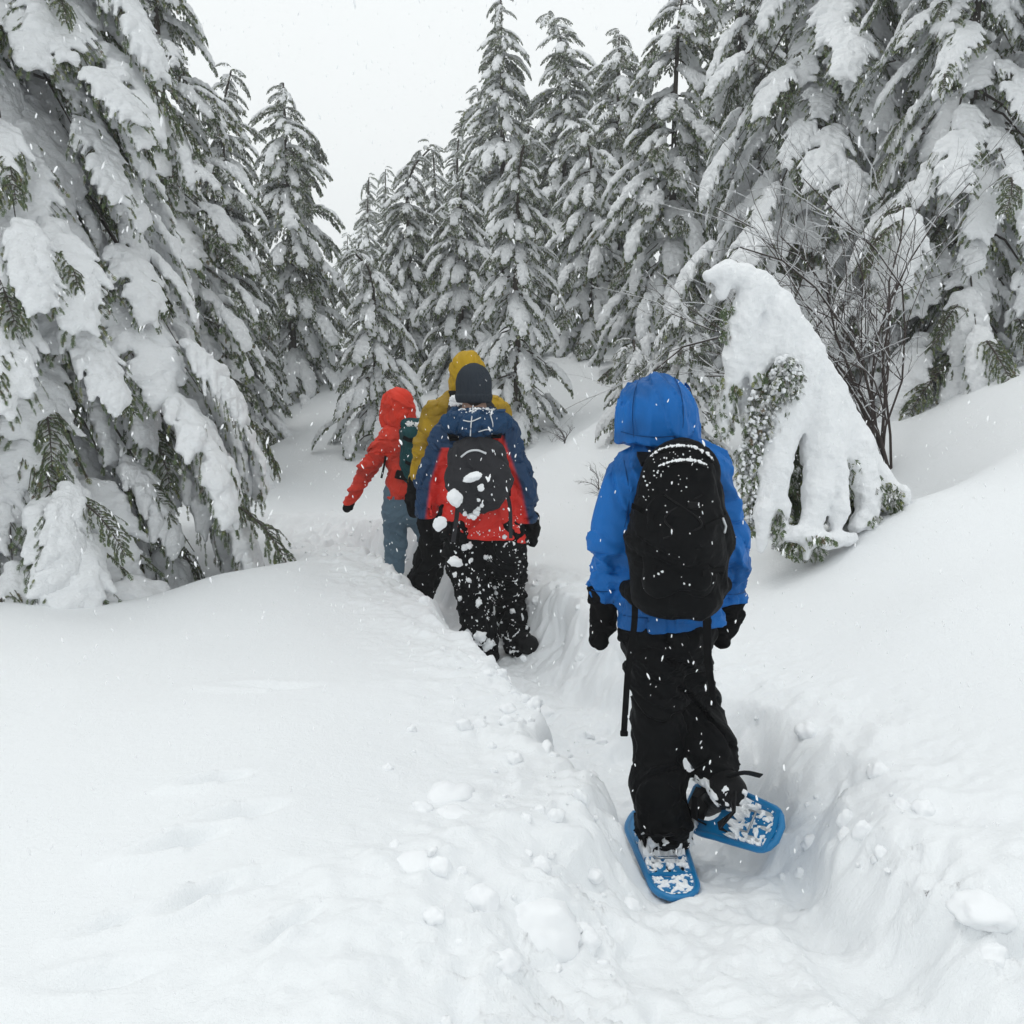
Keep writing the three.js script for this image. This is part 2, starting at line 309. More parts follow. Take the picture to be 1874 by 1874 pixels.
function makeBough(seed, { a0, a1, wide, load, n = 12, frost = 0.2, cell = 0.015, patch = 0.5, sprays = 5, fine = 1, size = 1, fuse = 0.04, hang = 0.3, lump = 1, ...how }) {
  const R = rng(seed), axis = [], tan = [], S = 24;
  const p = V(0, 0, 0), sway = (R() - 0.5) * 0.7;
  for (let i = 0; i <= S; i++) {
    const t = i / S, a = (a0 + (a1 - a0) * Math.pow(t, 0.7)) * Math.PI / 180, d = V(Math.cos(a), Math.sin(a), sway * t * 0.6).normalize();
    axis.push(p.clone()); tan.push(d); p.addScaledVector(d, 1 / S);
  }
  const K = kites(), prims = [], off = (r) => r * 0.7;
  K.tube(axis.filter((_, i) => i % 4 === 0), (t) => 0.012 * (1 - t) + 0.003, [0.06, 0.05, 0.043]);
  const rad = (t) => load * (how.stem ?? 0.065) * Math.pow(Math.sin(Math.PI * clamp(0.12 + t * 0.82, 0, 1)), 0.6) * (0.85 + 0.6 * N3(seed + t * 4, 1.5, seed * 0.3));
  if (load > 0) for (let i = 1; i < S - 1; i += 2) {
    const t = i / S, t2 = (i + 2) / S, r1 = rad(t), r2 = rad(t2);
    if (N3(t * 5, seed * 1.37, 4.4) < -0.4 + patch * 0.25) continue;
    prims.push([axis[i].clone().add(V(0, off(r1), 0)), axis[Math.min(S, i + 2)].clone().add(V(0, off(r2), 0)), r1, r2]);
  }
  for (let k = 0; k < n; k++) for (const s of [-1, 1]) {
    const t = 0.1 + 0.88 * (k + 0.5 * (s > 0) + (R() - 0.5) * 0.5) / n, i = clamp(Math.round(t * S), 0, S), T = tan[i];
    const len = wide * (0.35 + 0.65 * Math.sin(Math.PI * Math.pow(clamp(t, 0, 1), 0.7))) * (0.65 + 0.7 * R());
    const d = T.clone().multiplyScalar(how.along ?? 0.75).add(V((R() - 0.5) * (how.stray ?? 0.1), 0.1 + (R() - 0.5) * (how.stray ?? 0.1), s * (0.7 + 0.4 * R()))).normalize(), twig = [axis[i].clone()];
    for (let j = 0; j < 4; j++) { twig.push(twig[j].clone().addScaledVector(d, len / 4)); d.add(V(0, -hang - 0.15 * R(), 0)).addScaledVector(T, 0.12).normalize(); }
    K.tube([twig[0], twig[2], twig[4]], (u) => 0.004 * (1 - u) + 0.0012, [0.06, 0.05, 0.04]);
    for (let j = 0; j < sprays; j++) {
      const u = (j + 0.6) / sprays * 4, a = Math.min(3, Math.floor(u)), q = twig[a].clone().lerp(twig[a + 1], u - a), e = twig[a + 1].clone().sub(twig[a]).normalize();
      e.add(V((R() - 0.5) * 0.9, -0.6 - 0.8 * R(), (R() - 0.5) * 0.9)).normalize();
      spray(K, R, q, e, (0.06 + 0.055 * R()) * size, frost, fine);
    }
    spray(K, R, twig[4].clone(), d.clone().add(V(0, -0.6, 0)).normalize(), 0.1 * size, frost, fine);
    const have = 0.5 + N3(seed * 2.1 + k * 0.9, s * 3.3, t * 3);
    if (load > 0 && have > patch * 0.75) {
      const r = load * 0.036 * (0.7 + 0.7 * R()), m = twig[1].clone().lerp(twig[2], 0.5), e = twig[2].clone().lerp(twig[4], (how.reach ?? 0.1) + 0.65 * R());
      prims.push([twig[0].clone().add(V(0, off(r), 0)), m.clone().add(V(0, off(r), 0)), r * 1.15, r]);
      prims.push([m.add(V(0, off(r), 0)), e.add(V(0, off(r) * 0.6, 0)), r, r * 0.5]);
    }
  }
  for (let k = 0; k < 14; k++) {                                      // sprays straight on the stem and the hanging tip
    const i = Math.floor((0.15 + 0.85 * R()) * S), e = tan[i].clone().add(V((R() - 0.5), -0.6, (R() - 0.5) * 1.4)).normalize();
    spray(K, R, axis[i].clone(), e, (0.08 + 0.05 * R()) * size, frost, fine);
  }
  let snow = null;
  if (prims.length) {
    const f0 = field(prims, fuse), [lo, hi] = boundsOf(prims, 0.07), z0 = seed * 3.7, m = Math.min(1, load) * lump;
    snow = nets((x, y, z) => f0(x, y, z) + m * (0.014 * N3(x * 8 + z0, y * 8, z * 8) + 0.016 * N3(x * 17, y * 11 + z0, z * 17) + 0.009 * N3(x * 43, y * 36, z * 43 + z0)), lo, hi, cell);
  }
  return { foliage: K.build(), snow };
}
const kinds = {
  blanket: { a0: -28, a1: -82, wide: 0.27, load: 1.2, patch: 0.1, n: 13 },
  heavy: { a0: -20, a1: -82, wide: 0.3, load: 0.9, patch: 0.4, n: 13, fuse: 0.03, frost: 0.4 },
  medium: { a0: -10, a1: -74, wide: 0.3, load: 0.68, patch: 0.45, n: 12, fuse: 0.025, frost: 0.42 },
  light: { a0: 5, a1: -68, wide: 0.28, load: 0.48, patch: 0.6, cell: 0.014, frost: 0.5, n: 12, fine: 1.1, fuse: 0.02 },
  bare: { a0: -8, a1: -72, wide: 0.3, load: 0, frost: 0.4, n: 14, sprays: 6, fine: 1.1 },
  near_blanket: { along: 0.55, stray: 0.35, a0: -34, a1: -80, wide: 0.33, load: 1.12, patch: 0.22, n: 18, sprays: 11, size: 0.55, fine: 0.6, stem: 0.034, cell: 0.0115, fuse: 0.032, hang: 0.27, lump: 0.7, reach: 0.12, frost: 0.1 },
  near_heavy: { along: 0.55, stray: 0.35, a0: -30, a1: -80, wide: 0.33, load: 0.88, patch: 0.28, n: 20, sprays: 12, size: 0.55, fine: 0.6, stem: 0.034, cell: 0.0105, fuse: 0.024, hang: 0.29, lump: 0.7, reach: 0.12, frost: 0.12 },
  near_medium: { along: 0.45, stray: 0.6, a0: -24, a1: -78, wide: 0.32, load: 0.6, patch: 0.55, n: 18, sprays: 12, size: 0.55, fine: 0.6, stem: 0.034, cell: 0.0105, fuse: 0.018, hang: 0.42, lump: 1.25, reach: 0, frost: 0.14 },
  near_light: { a0: -14, a1: -74, wide: 0.24, load: 0.42, reach: 0, patch: 0.7, n: 18, sprays: 12, size: 0.55, fine: 0.6, stem: 0.034, cell: 0.0105, fuse: 0.015, hang: 0.4, frost: 0.16 },
  near_bare: { along: 0.6, stray: 0.9, a0: -16, a1: -80, wide: 0.22, load: 0, n: 26, sprays: 13, size: 0.5, fine: 0.75, hang: 0.5, frost: 0.14 },
};
const boughs = {};
{ let seed = 101; for (const k in kinds) boughs[k] = [0, 1, 2, 3, 4].slice(0, k === 'near_blanket' || k === 'near_heavy' ? 5 : 4).map(() => makeBough(seed++, kinds[k])); }

// ------------------------------------------------------------------ trees
const Q = new THREE.Quaternion(), Y = V(0, 1, 0), Z = V(0, 0, 1);
/* px, base row, top row, distance, crown width in px near the base; how: load (0..1), single (each bough a part), nod (bent top), start (bare foot) */
function tree(name, label, px, pyBase, pyTop, D, wpx, how = {}) {
  const b0 = at(px, pyBase, D), base = V(b0.x, Math.min(b0.y, ground(b0.x, b0.z, false)) - 0.05, b0.z), topY = how.height ? base.y + how.height : at(px, pyTop, D).y, H = topY - base.y;
  const R = how.R ?? wpx / 2 / F * D * 1.18, seed = how.seed ?? Math.round(px * 7 + D * 13), rnd = rng(seed), load = (how.load ?? 0.6) + (how.near ? 0 : 0.22);
  const o = thing(name, label, 'tree', base, how.group);
  const nod = how.nod ?? 0.12 + 0.1 * rnd(), na = rnd() * 6.28, bend = (u) => { const b = Math.pow(Math.max(0, u - 0.82) / 0.18, 2) * nod; return V(Math.cos(na) * b + 0.03 * N3(u * 3, seed, 1) * H * 0.3, -b * 0.35, Math.sin(na) * b); };
  const spine = []; for (let i = 0; i <= 14; i++) { const u = i / 14; spine.push(bend(u).add(V(0, u * H, 0))); }
  part('trunk', tube(spine, (u) => lerp(how.girth ?? 0.013 * H + 0.02, 0.012, Math.pow(u, 0.8)), 9), M.bark, o);
  const gap = how.gap ?? 0.3, placed = { };
  const put = (kind, v, pos, az, pitch, len, roll) => {
    const m = new THREE.Matrix4(), q = new THREE.Quaternion().setFromAxisAngle(Y, az).multiply(new THREE.Quaternion().setFromAxisAngle(Z, pitch)).multiply(new THREE.Quaternion().setFromAxisAngle(V(1, 0, 0), roll));
    m.compose(pos, q, V(len, len * (0.9 + 0.2 * rnd()), len * (how.fat ?? 1) * (0.85 + (how.near ? 0.6 : 0.45) * rnd())));
    (placed[kind + v] ??= { g: boughs[kind][v], list: [] }).list.push(m);
  };
  let az = rnd() * 6.28, y = (how.start ?? 0.04) * H;
  const L0 = how.bough ?? clamp(R * 0.7, 0.32, 0.8), slope = how.slope ?? 0.5, toCam = Math.atan2(base.z, -base.x), limbs = [];
  while (y < H * 0.985) {
    const u = y / H, reach = R * Math.pow(1 - u, how.shape ?? 0.8) + 0.05 * R;
    const n = u > 0.9 ? 3 : how.per ?? 6;
    for (let k = 0; k < n; k++) {
      az += 2.39996 + (rnd() - 0.5) * 0.5;
      const own = reach * (0.72 + 0.5 * rnd()), yy = y + (rnd() - 0.3) * gap * 0.8, c = bend(yy / H), len0 = Math.min(L0 * (1 - 0.35 * u), own / 0.5), out = Math.max(0, own - 0.5 * len0), facing = Math.cos(az - toCam);
      const subs = Math.max(1, Math.round(out / (len0 * 0.5)) + 1);
      if (how.single && out > 0.2) limbs.push(tube([V(c.x, yy, c.z), V(c.x + Math.cos(az) * out * 0.5, yy - slope * out * 0.3, c.z - Math.sin(az) * out * 0.5), V(c.x + Math.cos(az) * out, yy - slope * out, c.z - Math.sin(az) * out)], (t) => 0.012 * (1 - t) + 0.003, 5));
      for (let j = 0; j < subs; j++) {
        if (how.single && facing < -0.25 && j < subs - 1) continue;
        const r = subs === 1 ? out : out * (j + 0.15) / (subs - 0.85), a = az + (j === subs - 1 ? 0 : (j % 2 ? 1 : -1) * (0.25 + 0.3 * rnd())), l = load * (1.2 - 0.75 * u) + (rnd() - 0.5) * 0.4 + 0.08 + (how.near ? 0.3 * smooth(0.2, 0.05, u) : 0);
        const kind = (how.near ? 'near_' : '') + (l > 0.78 ? 'blanket' : l > 0.5 ? 'heavy' : l > 0.28 ? 'medium' : l > 0.1 ? 'light' : 'bare'), len = len0 * (0.75 + 0.5 * rnd()) * (how.near ? 1 + 0.35 * Math.pow(1 - u, 5) : 1);
        const pos = V(c.x + Math.cos(az) * r, yy - slope * r * (0.6 + 0.4 * r / Math.max(0.01, out)), c.z - Math.sin(az) * r);
        if (pos.y + base.y < EYE - 2.2) continue;
        put(kind, Math.floor(rnd() * boughs[kind].length), pos, a, (how.lift ?? 0.02) + 0.35 * u + (rnd() - 0.5) * 0.3, Math.max(0.12, len), (rnd() - 0.5) * 0.5);
        if (rnd() < (how.under ?? 0.36) * (how.near ? smooth(0.05, 0.2, u) : 1)) put(how.near ? 'near_bare' : 'bare', Math.floor(rnd() * 4), pos.clone().add(V(0, -0.05, 0)), a + (rnd() - 0.5) * 0.9, 0.02 + 0.25 * u + (rnd() - 0.5) * 0.2, Math.max(0.1, len * (0.75 + 0.3 * rnd())), (rnd() - 0.5) * 0.6);
      }
    }
    y += gap * (0.75 + 0.5 * rnd()) * (1 - 0.45 * u) * Math.max(0.55, Math.sqrt(R));
  }
  if (limbs.length) tag(part('limbs', mergeGeometries(limbs), M.bark, o), null, null, null, 'stuff');
  for (let k = 0; k < 4; k++) { const c = bend(1); put('light', k, V(c.x, H - 0.02 - k * 0.05, c.z), na + (k - 1.5) * 1.4, 0.5 - k * 0.3, 0.25 + 0.06 * k, 0); }
  const rest = {};
  if (how.single) {
    const all = []; for (const k in placed) for (const m of placed[k].list) { const e = m.elements, p = V(e[12], e[13], e[14]).add(base); all.push([k, m, p.distanceTo(camera.position) + (Math.abs(p.x / p.z) > 0.62 || p.y > EYE - p.z * 0.46 || p.z > -1 ? 100 : 0)]); }
    all.sort((p, q) => p[2] - q[2]);
    all.forEach(([k, m], i) => {
      if (i >= 290) { (rest[k] ??= { g: placed[k].g, list: [] }).list.push(m); return; }
      const f = part('bough', placed[k].g.foliage, M.needles, o); m.decompose(f.position, f.quaternion, f.scale);
      if (placed[k].g.snow) part('snow', placed[k].g.snow, M.treeSnow, f);
    });
  }
  const left = how.single ? rest : placed;
  if (Object.keys(left).length) {
    const crown = new THREE.Group(); crown.name = 'crown'; o.add(crown);
    for (const k in left) for (const [n, geo, mat] of [['foliage', left[k].g.foliage, M.needles], ['snow', left[k].g.snow, M.treeSnow]]) {
      if (!geo) continue;
      const im = shadows(new THREE.InstancedMesh(geo, mat, left[k].list.length)); im.name = n; im.userData.kind = 'stuff';
      left[k].list.forEach((m, i) => im.setMatrixAt(i, m)); crown.add(im);
    }
  }
  return o;
}
const T = 'snow_laden_conifer', S1 = 'distant conifers on the skyline';
// the left side
tree(T, 'huge snow-draped conifer filling the left side, its boughs hanging to the foreground snow', 45, 1090, -900, 6.0, 0, { R: 1.62, height: 9.5, single: true, near: true, load: 0.88, gap: 0.27, per: 9, seed: 5, shape: 0.6, start: 0.05, bough: 0.8, slope: 1.25, under: 0.42, lift: -0.14, girth: 0.2, fat: 1.1 });
tree(T, 'tall conifer with dark drooping boughs right behind the huge left one', 335, 880, -160, 9.6, 320, { single: true, load: 0.6, gap: 0.36, seed: 21, shape: 0.75 });
tree(T, 'slender grey-green conifer with a pointed tip, alone against the sky left of the gap', 540, 722, 148, 15, 205, { load: 0.42, seed: 31, nod: 0.05 });
tree(T, 'conifer standing half hidden between the huge left tree and the pointed one', 430, 790, 120, 13, 200, { load: 0.5, seed: 37 });
tree(T, 'dim conifer behind the upper left boughs at the picture edge', 120, 820, -500, 10.5, 420, { load: 0.6, seed: 33 });
tree(T, 'dim conifer seen through the upper boughs of the huge left tree', 250, 820, -350, 12, 380, { load: 0.55, seed: 35 });
// the middle
tree(T, 'small conifer with long boughs reaching over the person in the red jacket', 690, 795, 455, 11, 175, { single: true, load: 0.75, gap: 0.3, seed: 41, per: 5 });
tree(T, 'conifer with a crooked olive tip rising behind the red-jacketed person', 752, 740, 258, 14.5, 150, { load: 0.55, seed: 43, nod: 0.35 });
tree(T, 'grey conifer right behind the person in the yellow hood', 845, 720, 300, 13.2, 175, { load: 0.62, seed: 47 });
tree(T, 'narrow conifer with heavy tiers of snow, right of the dark knitted hat', 946, 808, 232, 11, 150, { single: true, load: 0.85, gap: 0.33, seed: 53, shape: 0.55, nod: 0.15 });
tree(T, 'tallest spire-topped conifer of the middle group', 920, 700, -8, 17.5, 190, { load: 0.5, seed: 59, nod: 0.03, shape: 0.9 });
tree(T, 'dark conifer with a hooked tip, right of the tallest spire', 1030, 660, 14, 17, 190, { load: 0.42, seed: 61, nod: 0.3, shape: 0.7 });
tree(T, 'broad pale conifer above the open snow slope, its foot spread like a tent', 1078, 632, 225, 14, 185, { single: true, load: 0.82, gap: 0.36, seed: 67, shape: 0.6 });
tree(T, 'conifer with a tip bent over to the left, behind the pale tent-shaped one', 1125, 640, 32, 16, 190, { load: 0.5, seed: 71, nod: 0.45 });
tree(T, 'tall conifer left of the big right-hand boughs, its top cut off by the picture', 1222, 720, -70, 12.2, 265, { single: true, load: 0.75, gap: 0.36, seed: 73, shape: 0.7 });
tree(T, 'small dark tip left of the tallest spire', 842, 700, 205, 20, 90, { load: 0.35, seed: 79 });
tree(T, 'ragged grey conifer close behind the small dark tip', 880, 700, 150, 19, 120, { load: 0.4, seed: 80 });
tree(T, 'short pale conifer in the middle group, tip just above the olive one\'s shoulder', 800, 720, 275, 18, 100, { load: 0.45, seed: 83 });
tree(T, 'leftmost narrow tip of the far trees above the red hood', 680, 720, 322, 22, 85, { load: 0.35, seed: 89 });
tree(T, 'second narrow tip of the far trees above the red hood', 713, 720, 308, 25, 75, { load: 0.35, seed: 97 });
tree(T, 'tiny far conifer nearest the sky gap', 642, 730, 425, 33, 80, { load: 0.4, seed: 101 });
tree(T, 'low far conifer half behind the tiny one at the sky gap', 622, 730, 470, 37, 80, { load: 0.4, seed: 103 });
tree(T, 'misty conifer far behind the tiny one', 668, 720, 400, 40, 90, { load: 0.4, seed: 105 });
tree(T, 'misty conifer low behind the pointed tree', 575, 705, 480, 30, 120, { load: 0.4, seed: 106 });
tree(T, 'faint pale tip between the hooked one and the bent-over one', 1078, 640, 130, 20, 110, { load: 0.35, seed: 107 });
// the right side
tree(T, 'great conifer with long boughs sweeping down left, behind the bare shrub', 1480, 700, -700, 9.2, 0, { R: 1.5, height: 8, single: true, near: true, load: 0.85, gap: 0.36, per: 6, bough: 0.8, slope: 1.0, lift: -0.08, seed: 109, shape: 0.6, girth: 0.16 });
tree(T, 'big conifer at the right with hooded lumps of snow on every bough', 1735, 735, -700, 7.6, 0, { R: 1.05, height: 6, single: true, near: true, load: 0.92, gap: 0.34, bough: 0.66, slope: 0.9, lift: -0.1, seed: 114, shape: 0.5, per: 6, girth: 0.14 });
tree(T, 'dark conifer cut by the right edge of the picture', 1930, 690, -800, 8.6, 0, { R: 1.2, height: 7, load: 0.75, seed: 119, shape: 0.6 });
tree(T, 'conifer behind the gap between the two big right-hand trees', 1610, 690, -700, 11, 0, { R: 1.5, height: 8.5, load: 0.65, seed: 121 });
tree(T, 'shaded conifer filling the upper right corner', 1800, 690, -700, 11.5, 0, { R: 1.7, height: 10, load: 0.6, seed: 123 });
tree(T, 'dim conifer at the top behind the sweeping boughs', 1330, 690, -120, 14.5, 300, { load: 0.55, seed: 127 });
tree(T, 'dim conifer with its top out of the picture, behind the great one', 1420, 690, -400, 15, 330, { load: 0.55, seed: 131 });
tree('young_conifer', 'little snow-capped conifer on the slope left of the blue hood', 1160, 752, 620, 8.6, 115, { single: true, load: 1.0, gap: 0.2, seed: 137, nod: 0.05, per: 5, shape: 0.5 });
tree('young_conifer', 'young conifer with a snow cap standing beside the blue hood', 1250, 800, 560, 7.6, 150, { single: true, load: 0.9, gap: 0.24, seed: 139, nod: 0.05, shape: 0.5 });

// ------------------------------------------------------------------ loose snow
function lumpGeo(seed, rough = 1) {
  const g = new THREE.IcosahedronGeometry(1, 4), p = g.attributes.position, v = V();
  for (let i = 0; i < p.count; i++) {
    v.fromBufferAttribute(p, i);
    const k = 1 + rough * (0.32 * N3(v.x * 1.3 + seed, v.y * 1.3, v.z * 1.3) + 0.14 * N3(v.x * 3.5, v.y * 3.5 + seed, v.z * 3.5) + 0.06 * N3(v.x * 9, v.y * 9, v.z * 9 + seed));
    v.multiplyScalar(k); p.setXYZ(i, v.x, v.y, v.z);
  }
  const q = new THREE.BufferGeometry(); q.setAttribute('position', p); q.setAttribute('uv', g.attributes.uv);
  const ix = new Map(), pos = [], idx = [];
  for (let i = 0; i < p.count; i++) { const key = [p.getX(i), p.getY(i), p.getZ(i)].map((x) => x.toFixed(4)).join(); if (!ix.has(key)) { ix.set(key, pos.length / 3); pos.push(p.getX(i), p.getY(i), p.getZ(i)); } idx.push(ix.get(key)); }
  const r = new THREE.BufferGeometry(); r.setAttribute('position', new THREE.Float32BufferAttribute(pos, 3)); r.setIndex(idx); r.computeVertexNormals();
  r.setAttribute('uv', new THREE.BufferAttribute(new Float32Array(pos.length / 3 * 2).map((_, i) => pos[Math.floor(i / 2) * 3 + (i % 2)] * 0.1), 2));
  return r;
}
const lumps = [0, 1, 2, 3].map((k) => lumpGeo(k * 17 + 3));
const smallLumps = [0, 1, 2].map((k) => { const g = mergeVertices(new THREE.IcosahedronGeometry(1, 2).deleteAttribute('normal').deleteAttribute('uv'), 1e-3), p = g.attributes.position, v = V(); for (let i = 0; i < p.count; i++) { v.fromBufferAttribute(p, i); v.multiplyScalar(1 + 0.7 * N3(v.x * 1.7 + k * 9, v.y * 1.7, v.z * 1.7)); p.setXYZ(i, v.x, v.y, v.z); } g.computeVertexNormals(); g.setAttribute('uv', new THREE.BufferAttribute(new Float32Array(p.count * 2), 2)); return g; });
// chunks that fell beside the trench: [px, py, half width in px, flatness, sunk]
const onSnow = (px, py) => { let D = 3; for (let i = 0; i < 40; i++) { const p = at(px, py, D), g = ground(p.x, p.z); D *= clamp((EYE - g) / (EYE - p.y), 0.8, 1.25); } return at(px, py, D); };
const chunks = [
  [985, 1712, 72, 0.75, 0.2, 'largest rounded snow chunk, left of the trench at the bottom'],
  [880, 1650, 34, 0.8, 0.25, 'snow chunk just up and left of the largest one'],
  [822, 1452, 44, 0.55, 0.5, 'flat double lump of snow on the smooth slope left of the trench'],
  [832, 1492, 36, 0.45, 0.5, 'flat lump of snow touching the lower side of the double one'],
  [762, 1578, 40, 0.4, 0.5, 'long low lump of snow farthest out on the left slope'],
  [735, 1714, 14, 0.8, 0.4, 'small snow ball alone, low on the left slope'],
  [795, 1676, 20, 0.8, 0.4, 'egg-sized snow ball between the small lone one and the chunks'],
  [925, 1760, 26, 0.8, 0.4, 'lump leaning on the left foot of the largest chunk'],
  [842, 1722, 15, 0.7, 0.4, 'little flat lump left of the largest chunk'],
  [1690, 1482, 20, 0.85, 0.35, 'lone round snow ball on the right bank'],
  [1476, 1338, 20, 0.9, 0.35, 'snow ball perched on the rim of the right bank, upper of the pair'],
  [1492, 1362, 17, 0.9, 0.35, 'snow ball perched on the rim of the right bank, lower of the pair'],
  [1608, 1412, 19, 0.9, 0.35, 'rough snow ball a step right of the rim'],
  [1800, 1655, 46, 0.5, 0.75, 'wide flat chunk of snow near the right edge'],
  [710, 1405, 11, 0.8, 0.4, 'small snow crumb above the flat double lump'],
  [995, 1308, 24, 0.7, 0.4, 'chunk on the left rim behind the blue-jacketed person'],
];
chunks.forEach(([px, py, w, flat, sunk, label], i) => {
  const p = onSnow(px, py), d = p.distanceTo(camera.position) * Math.cos(0.3), r = w / F * d;
  const m = topMesh('snow_chunk', lumps[i % 4], M.clod, p.clone().add(V(0, r * flat * (0.25 - sunk), 0)), label, 'snow chunk', 'snow chunks fallen beside the trench');
  m.scale.set(r, r * flat, r * 0.9); m.rotation.y = i * 1.9;
});
{
  const R = rng(77), mats = smallLumps.map(() => []), big = lumps.map(() => []);
  const add = (x, z, r, lift = 0.1) => { const y = ground(x, z), q = new THREE.Quaternion().setFromEuler(new THREE.Euler(R() * 6, R() * 6, R() * 6)), m = new THREE.Matrix4().compose(V(x, y + r * lift, z), q, V(r * (0.8 + 0.5 * R()), r * (0.6 + 0.4 * R()), r)); r > 0.014 ? big[Math.floor(R() * 4)].push(m) : mats[Math.floor(R() * 3)].push(m); };
  for (let i = 0; i < 330; i++) {                                     // crumbs along both rims, fewer farther out and on the trench floor
    const k = Math.floor(R() * (trailPts.length - 12)) + 6, a = trailPts[k], b = trailPts[k + 1], nx = -(b.z - a.z), nz = b.x - a.x, l = Math.hypot(nx, nz), s = R() < 0.5 ? 1 : -1;
    if (a.z > -1) continue;
    const off = R() < 0.7 ? 0.34 + 0.22 * (R() + R() - 1) + 0.06 * R() : 0.35 + 0.75 * R() * R();
    const r = 0.003 + 0.034 * Math.pow(R(), 3);
    add(a.x + nx / l * off * s, a.z + nz / l * off * s, r, -0.5 + 0.45 * R());
  }
  for (let i = 0; i < 90; i++) { const D = 2.0 + 2.2 * R(), px = 700 + 420 * Math.sqrt(R()), p = at(px, 1500, D); add(p.x, p.z, 0.004 + 0.03 * Math.pow(R(), 4), 0.1); }
  const o = thing('snow_crumbs', 'loose crumbs of snow scattered along the rims of the trench', null); o.userData.kind = 'stuff';
  for (const [set, geos] of [[mats, smallLumps], [big, lumps]]) set.forEach((list, k) => { if (!list.length) return; const im = shadows(new THREE.InstancedMesh(geos[k], M.clod, list.length)); im.name = 'crumbs'; im.userData.kind = 'stuff'; list.forEach((m, i) => im.setMatrixAt(i, m)); o.add(im); });
}

// ------------------------------------------------------------------ people
const fabric = {
  blue: cloth(0.001, 0.118, 0.4, 0.5, { specularIntensity: 0.45 }), black: cloth(0.0035, 0.0038, 0.0045, 0.6, { specularIntensity: 0.14 }), red: cloth(0.7, 0.045, 0.022), mustard: cloth(0.47, 0.29, 0.012), slate: cloth(0.12, 0.19, 0.25),
  panels: cloth(1, 1, 1, 0.52, { vertexColors: true, specularIntensity: 0.5 }), beanie: cloth(0.036, 0.045, 0.058, 0.95, { bumpMap: knit, bumpScale: 0.004}), grey: cloth(0.026, 0.026, 0.03, 0.7), teal: cloth(0.006, 0.06, 0.068, 0.6),
  strap: cloth(0.0045, 0.0045, 0.005, 0.75, { specularIntensity: 0.15 }), glove: cloth(0.0035, 0.0035, 0.004, 0.8, { specularIntensity: 0.15 }), darkSeam: cloth(0.001, 0.06, 0.22), darkBlue: cloth(0.01, 0.045, 0.11),
};
M.skin = new THREE.MeshPhysicalMaterial({ color: col(0.5, 0.3, 0.22), roughness: 0.55 });
M.hair = std({ color: col(0.03, 0.02, 0.015), roughness: 0.7 });
M.boot = new THREE.MeshPhysicalMaterial({ color: col(0.006, 0.006, 0.007), specularIntensity: 0.3, roughness: 0.6, bumpMap: weave, bumpScale: 0.003 });
M.deck = std({ color: col(0.003, 0.17, 0.4), roughness: 0.35 });
M.metal = std({ color: col(0.4, 0.42, 0.44), roughness: 0.35, metalness: 1 });
M.plastic = new THREE.MeshPhysicalMaterial({ color: col(0.006, 0.006, 0.007), roughness: 0.45, specularIntensity: 0.3 });
M.white = std({ color: col(0.6, 0.62, 0.64), roughness: 0.7 });

const ridge = (x, y, z) => { const a = 1 - Math.abs(N3(x, y, z)) * 1.25; return a > 0 ? a * a * a : 0; };
function folds(f, amp, fx = 5, fy = 13, seed = 0) {
  fy = Math.min(fy, fx * 1.6);
  return (x, y, z) => {
    const d = f(x, y, z); if (Math.abs(d) > 0.07) return d;
    const w1 = N3(x * 3.1 + seed, y * 3.1, z * 3.1), w2 = N3(x * 3.1, y * 3.1 + seed + 7.7, z * 3.1);
    const u = x * fx + 1.5 * w1, v = y * fy + 1.5 * w2 + 0.45 * x * fx, q = z * fx + w1;
    const g = ridge(u * 1.25 + 5.3, v * 0.85 + seed, q * 1.25);
    return d - amp * 1.3 * (ridge(u, v, q) - 0.4) + amp * 1.1 * g * g * g - amp * 0.5 * (ridge(u * 2.3 + seed, v * 2.1, q * 2.3) - 0.4) - amp * 0.28 * (ridge(u * 4.6, v * 4.1 + seed, q * 4.6) - 0.4) - amp * 0.8 * N3(x * 5 + seed, y * 5, z * 5);
  };
}
const coat = (ft, fa, hem, cuff, amp, fx, fy, seed) => { const a = folds(ft, amp, fx, fy, seed), b = folds(fa, amp, fx * 1.2, fy, seed + 3); return (x, y, z) => smin(Math.max(a(x, y, z), hem(x, y, z)), Math.max(b(x, y, z), cuff(x, y, z)), 0.03); };
const shadeMottle = (r, g, b, seed) => (x, y, z) => { const k = 1 - 0.3 * smooth(-0.05, 0.35, N3(x * 5 + seed, y * 6, z * 5) + 0.4 * N3(x * 14, y * 14 + seed, z * 14)); return [r * k, g * k, b * k]; };   // fold shading painted into the cloth colour as random darker patches
function meshField(f, prims, pad, cell, colour) { const [lo, hi] = boundsOf(prims, pad); return nets(f, lo, hi, cell, colour); }
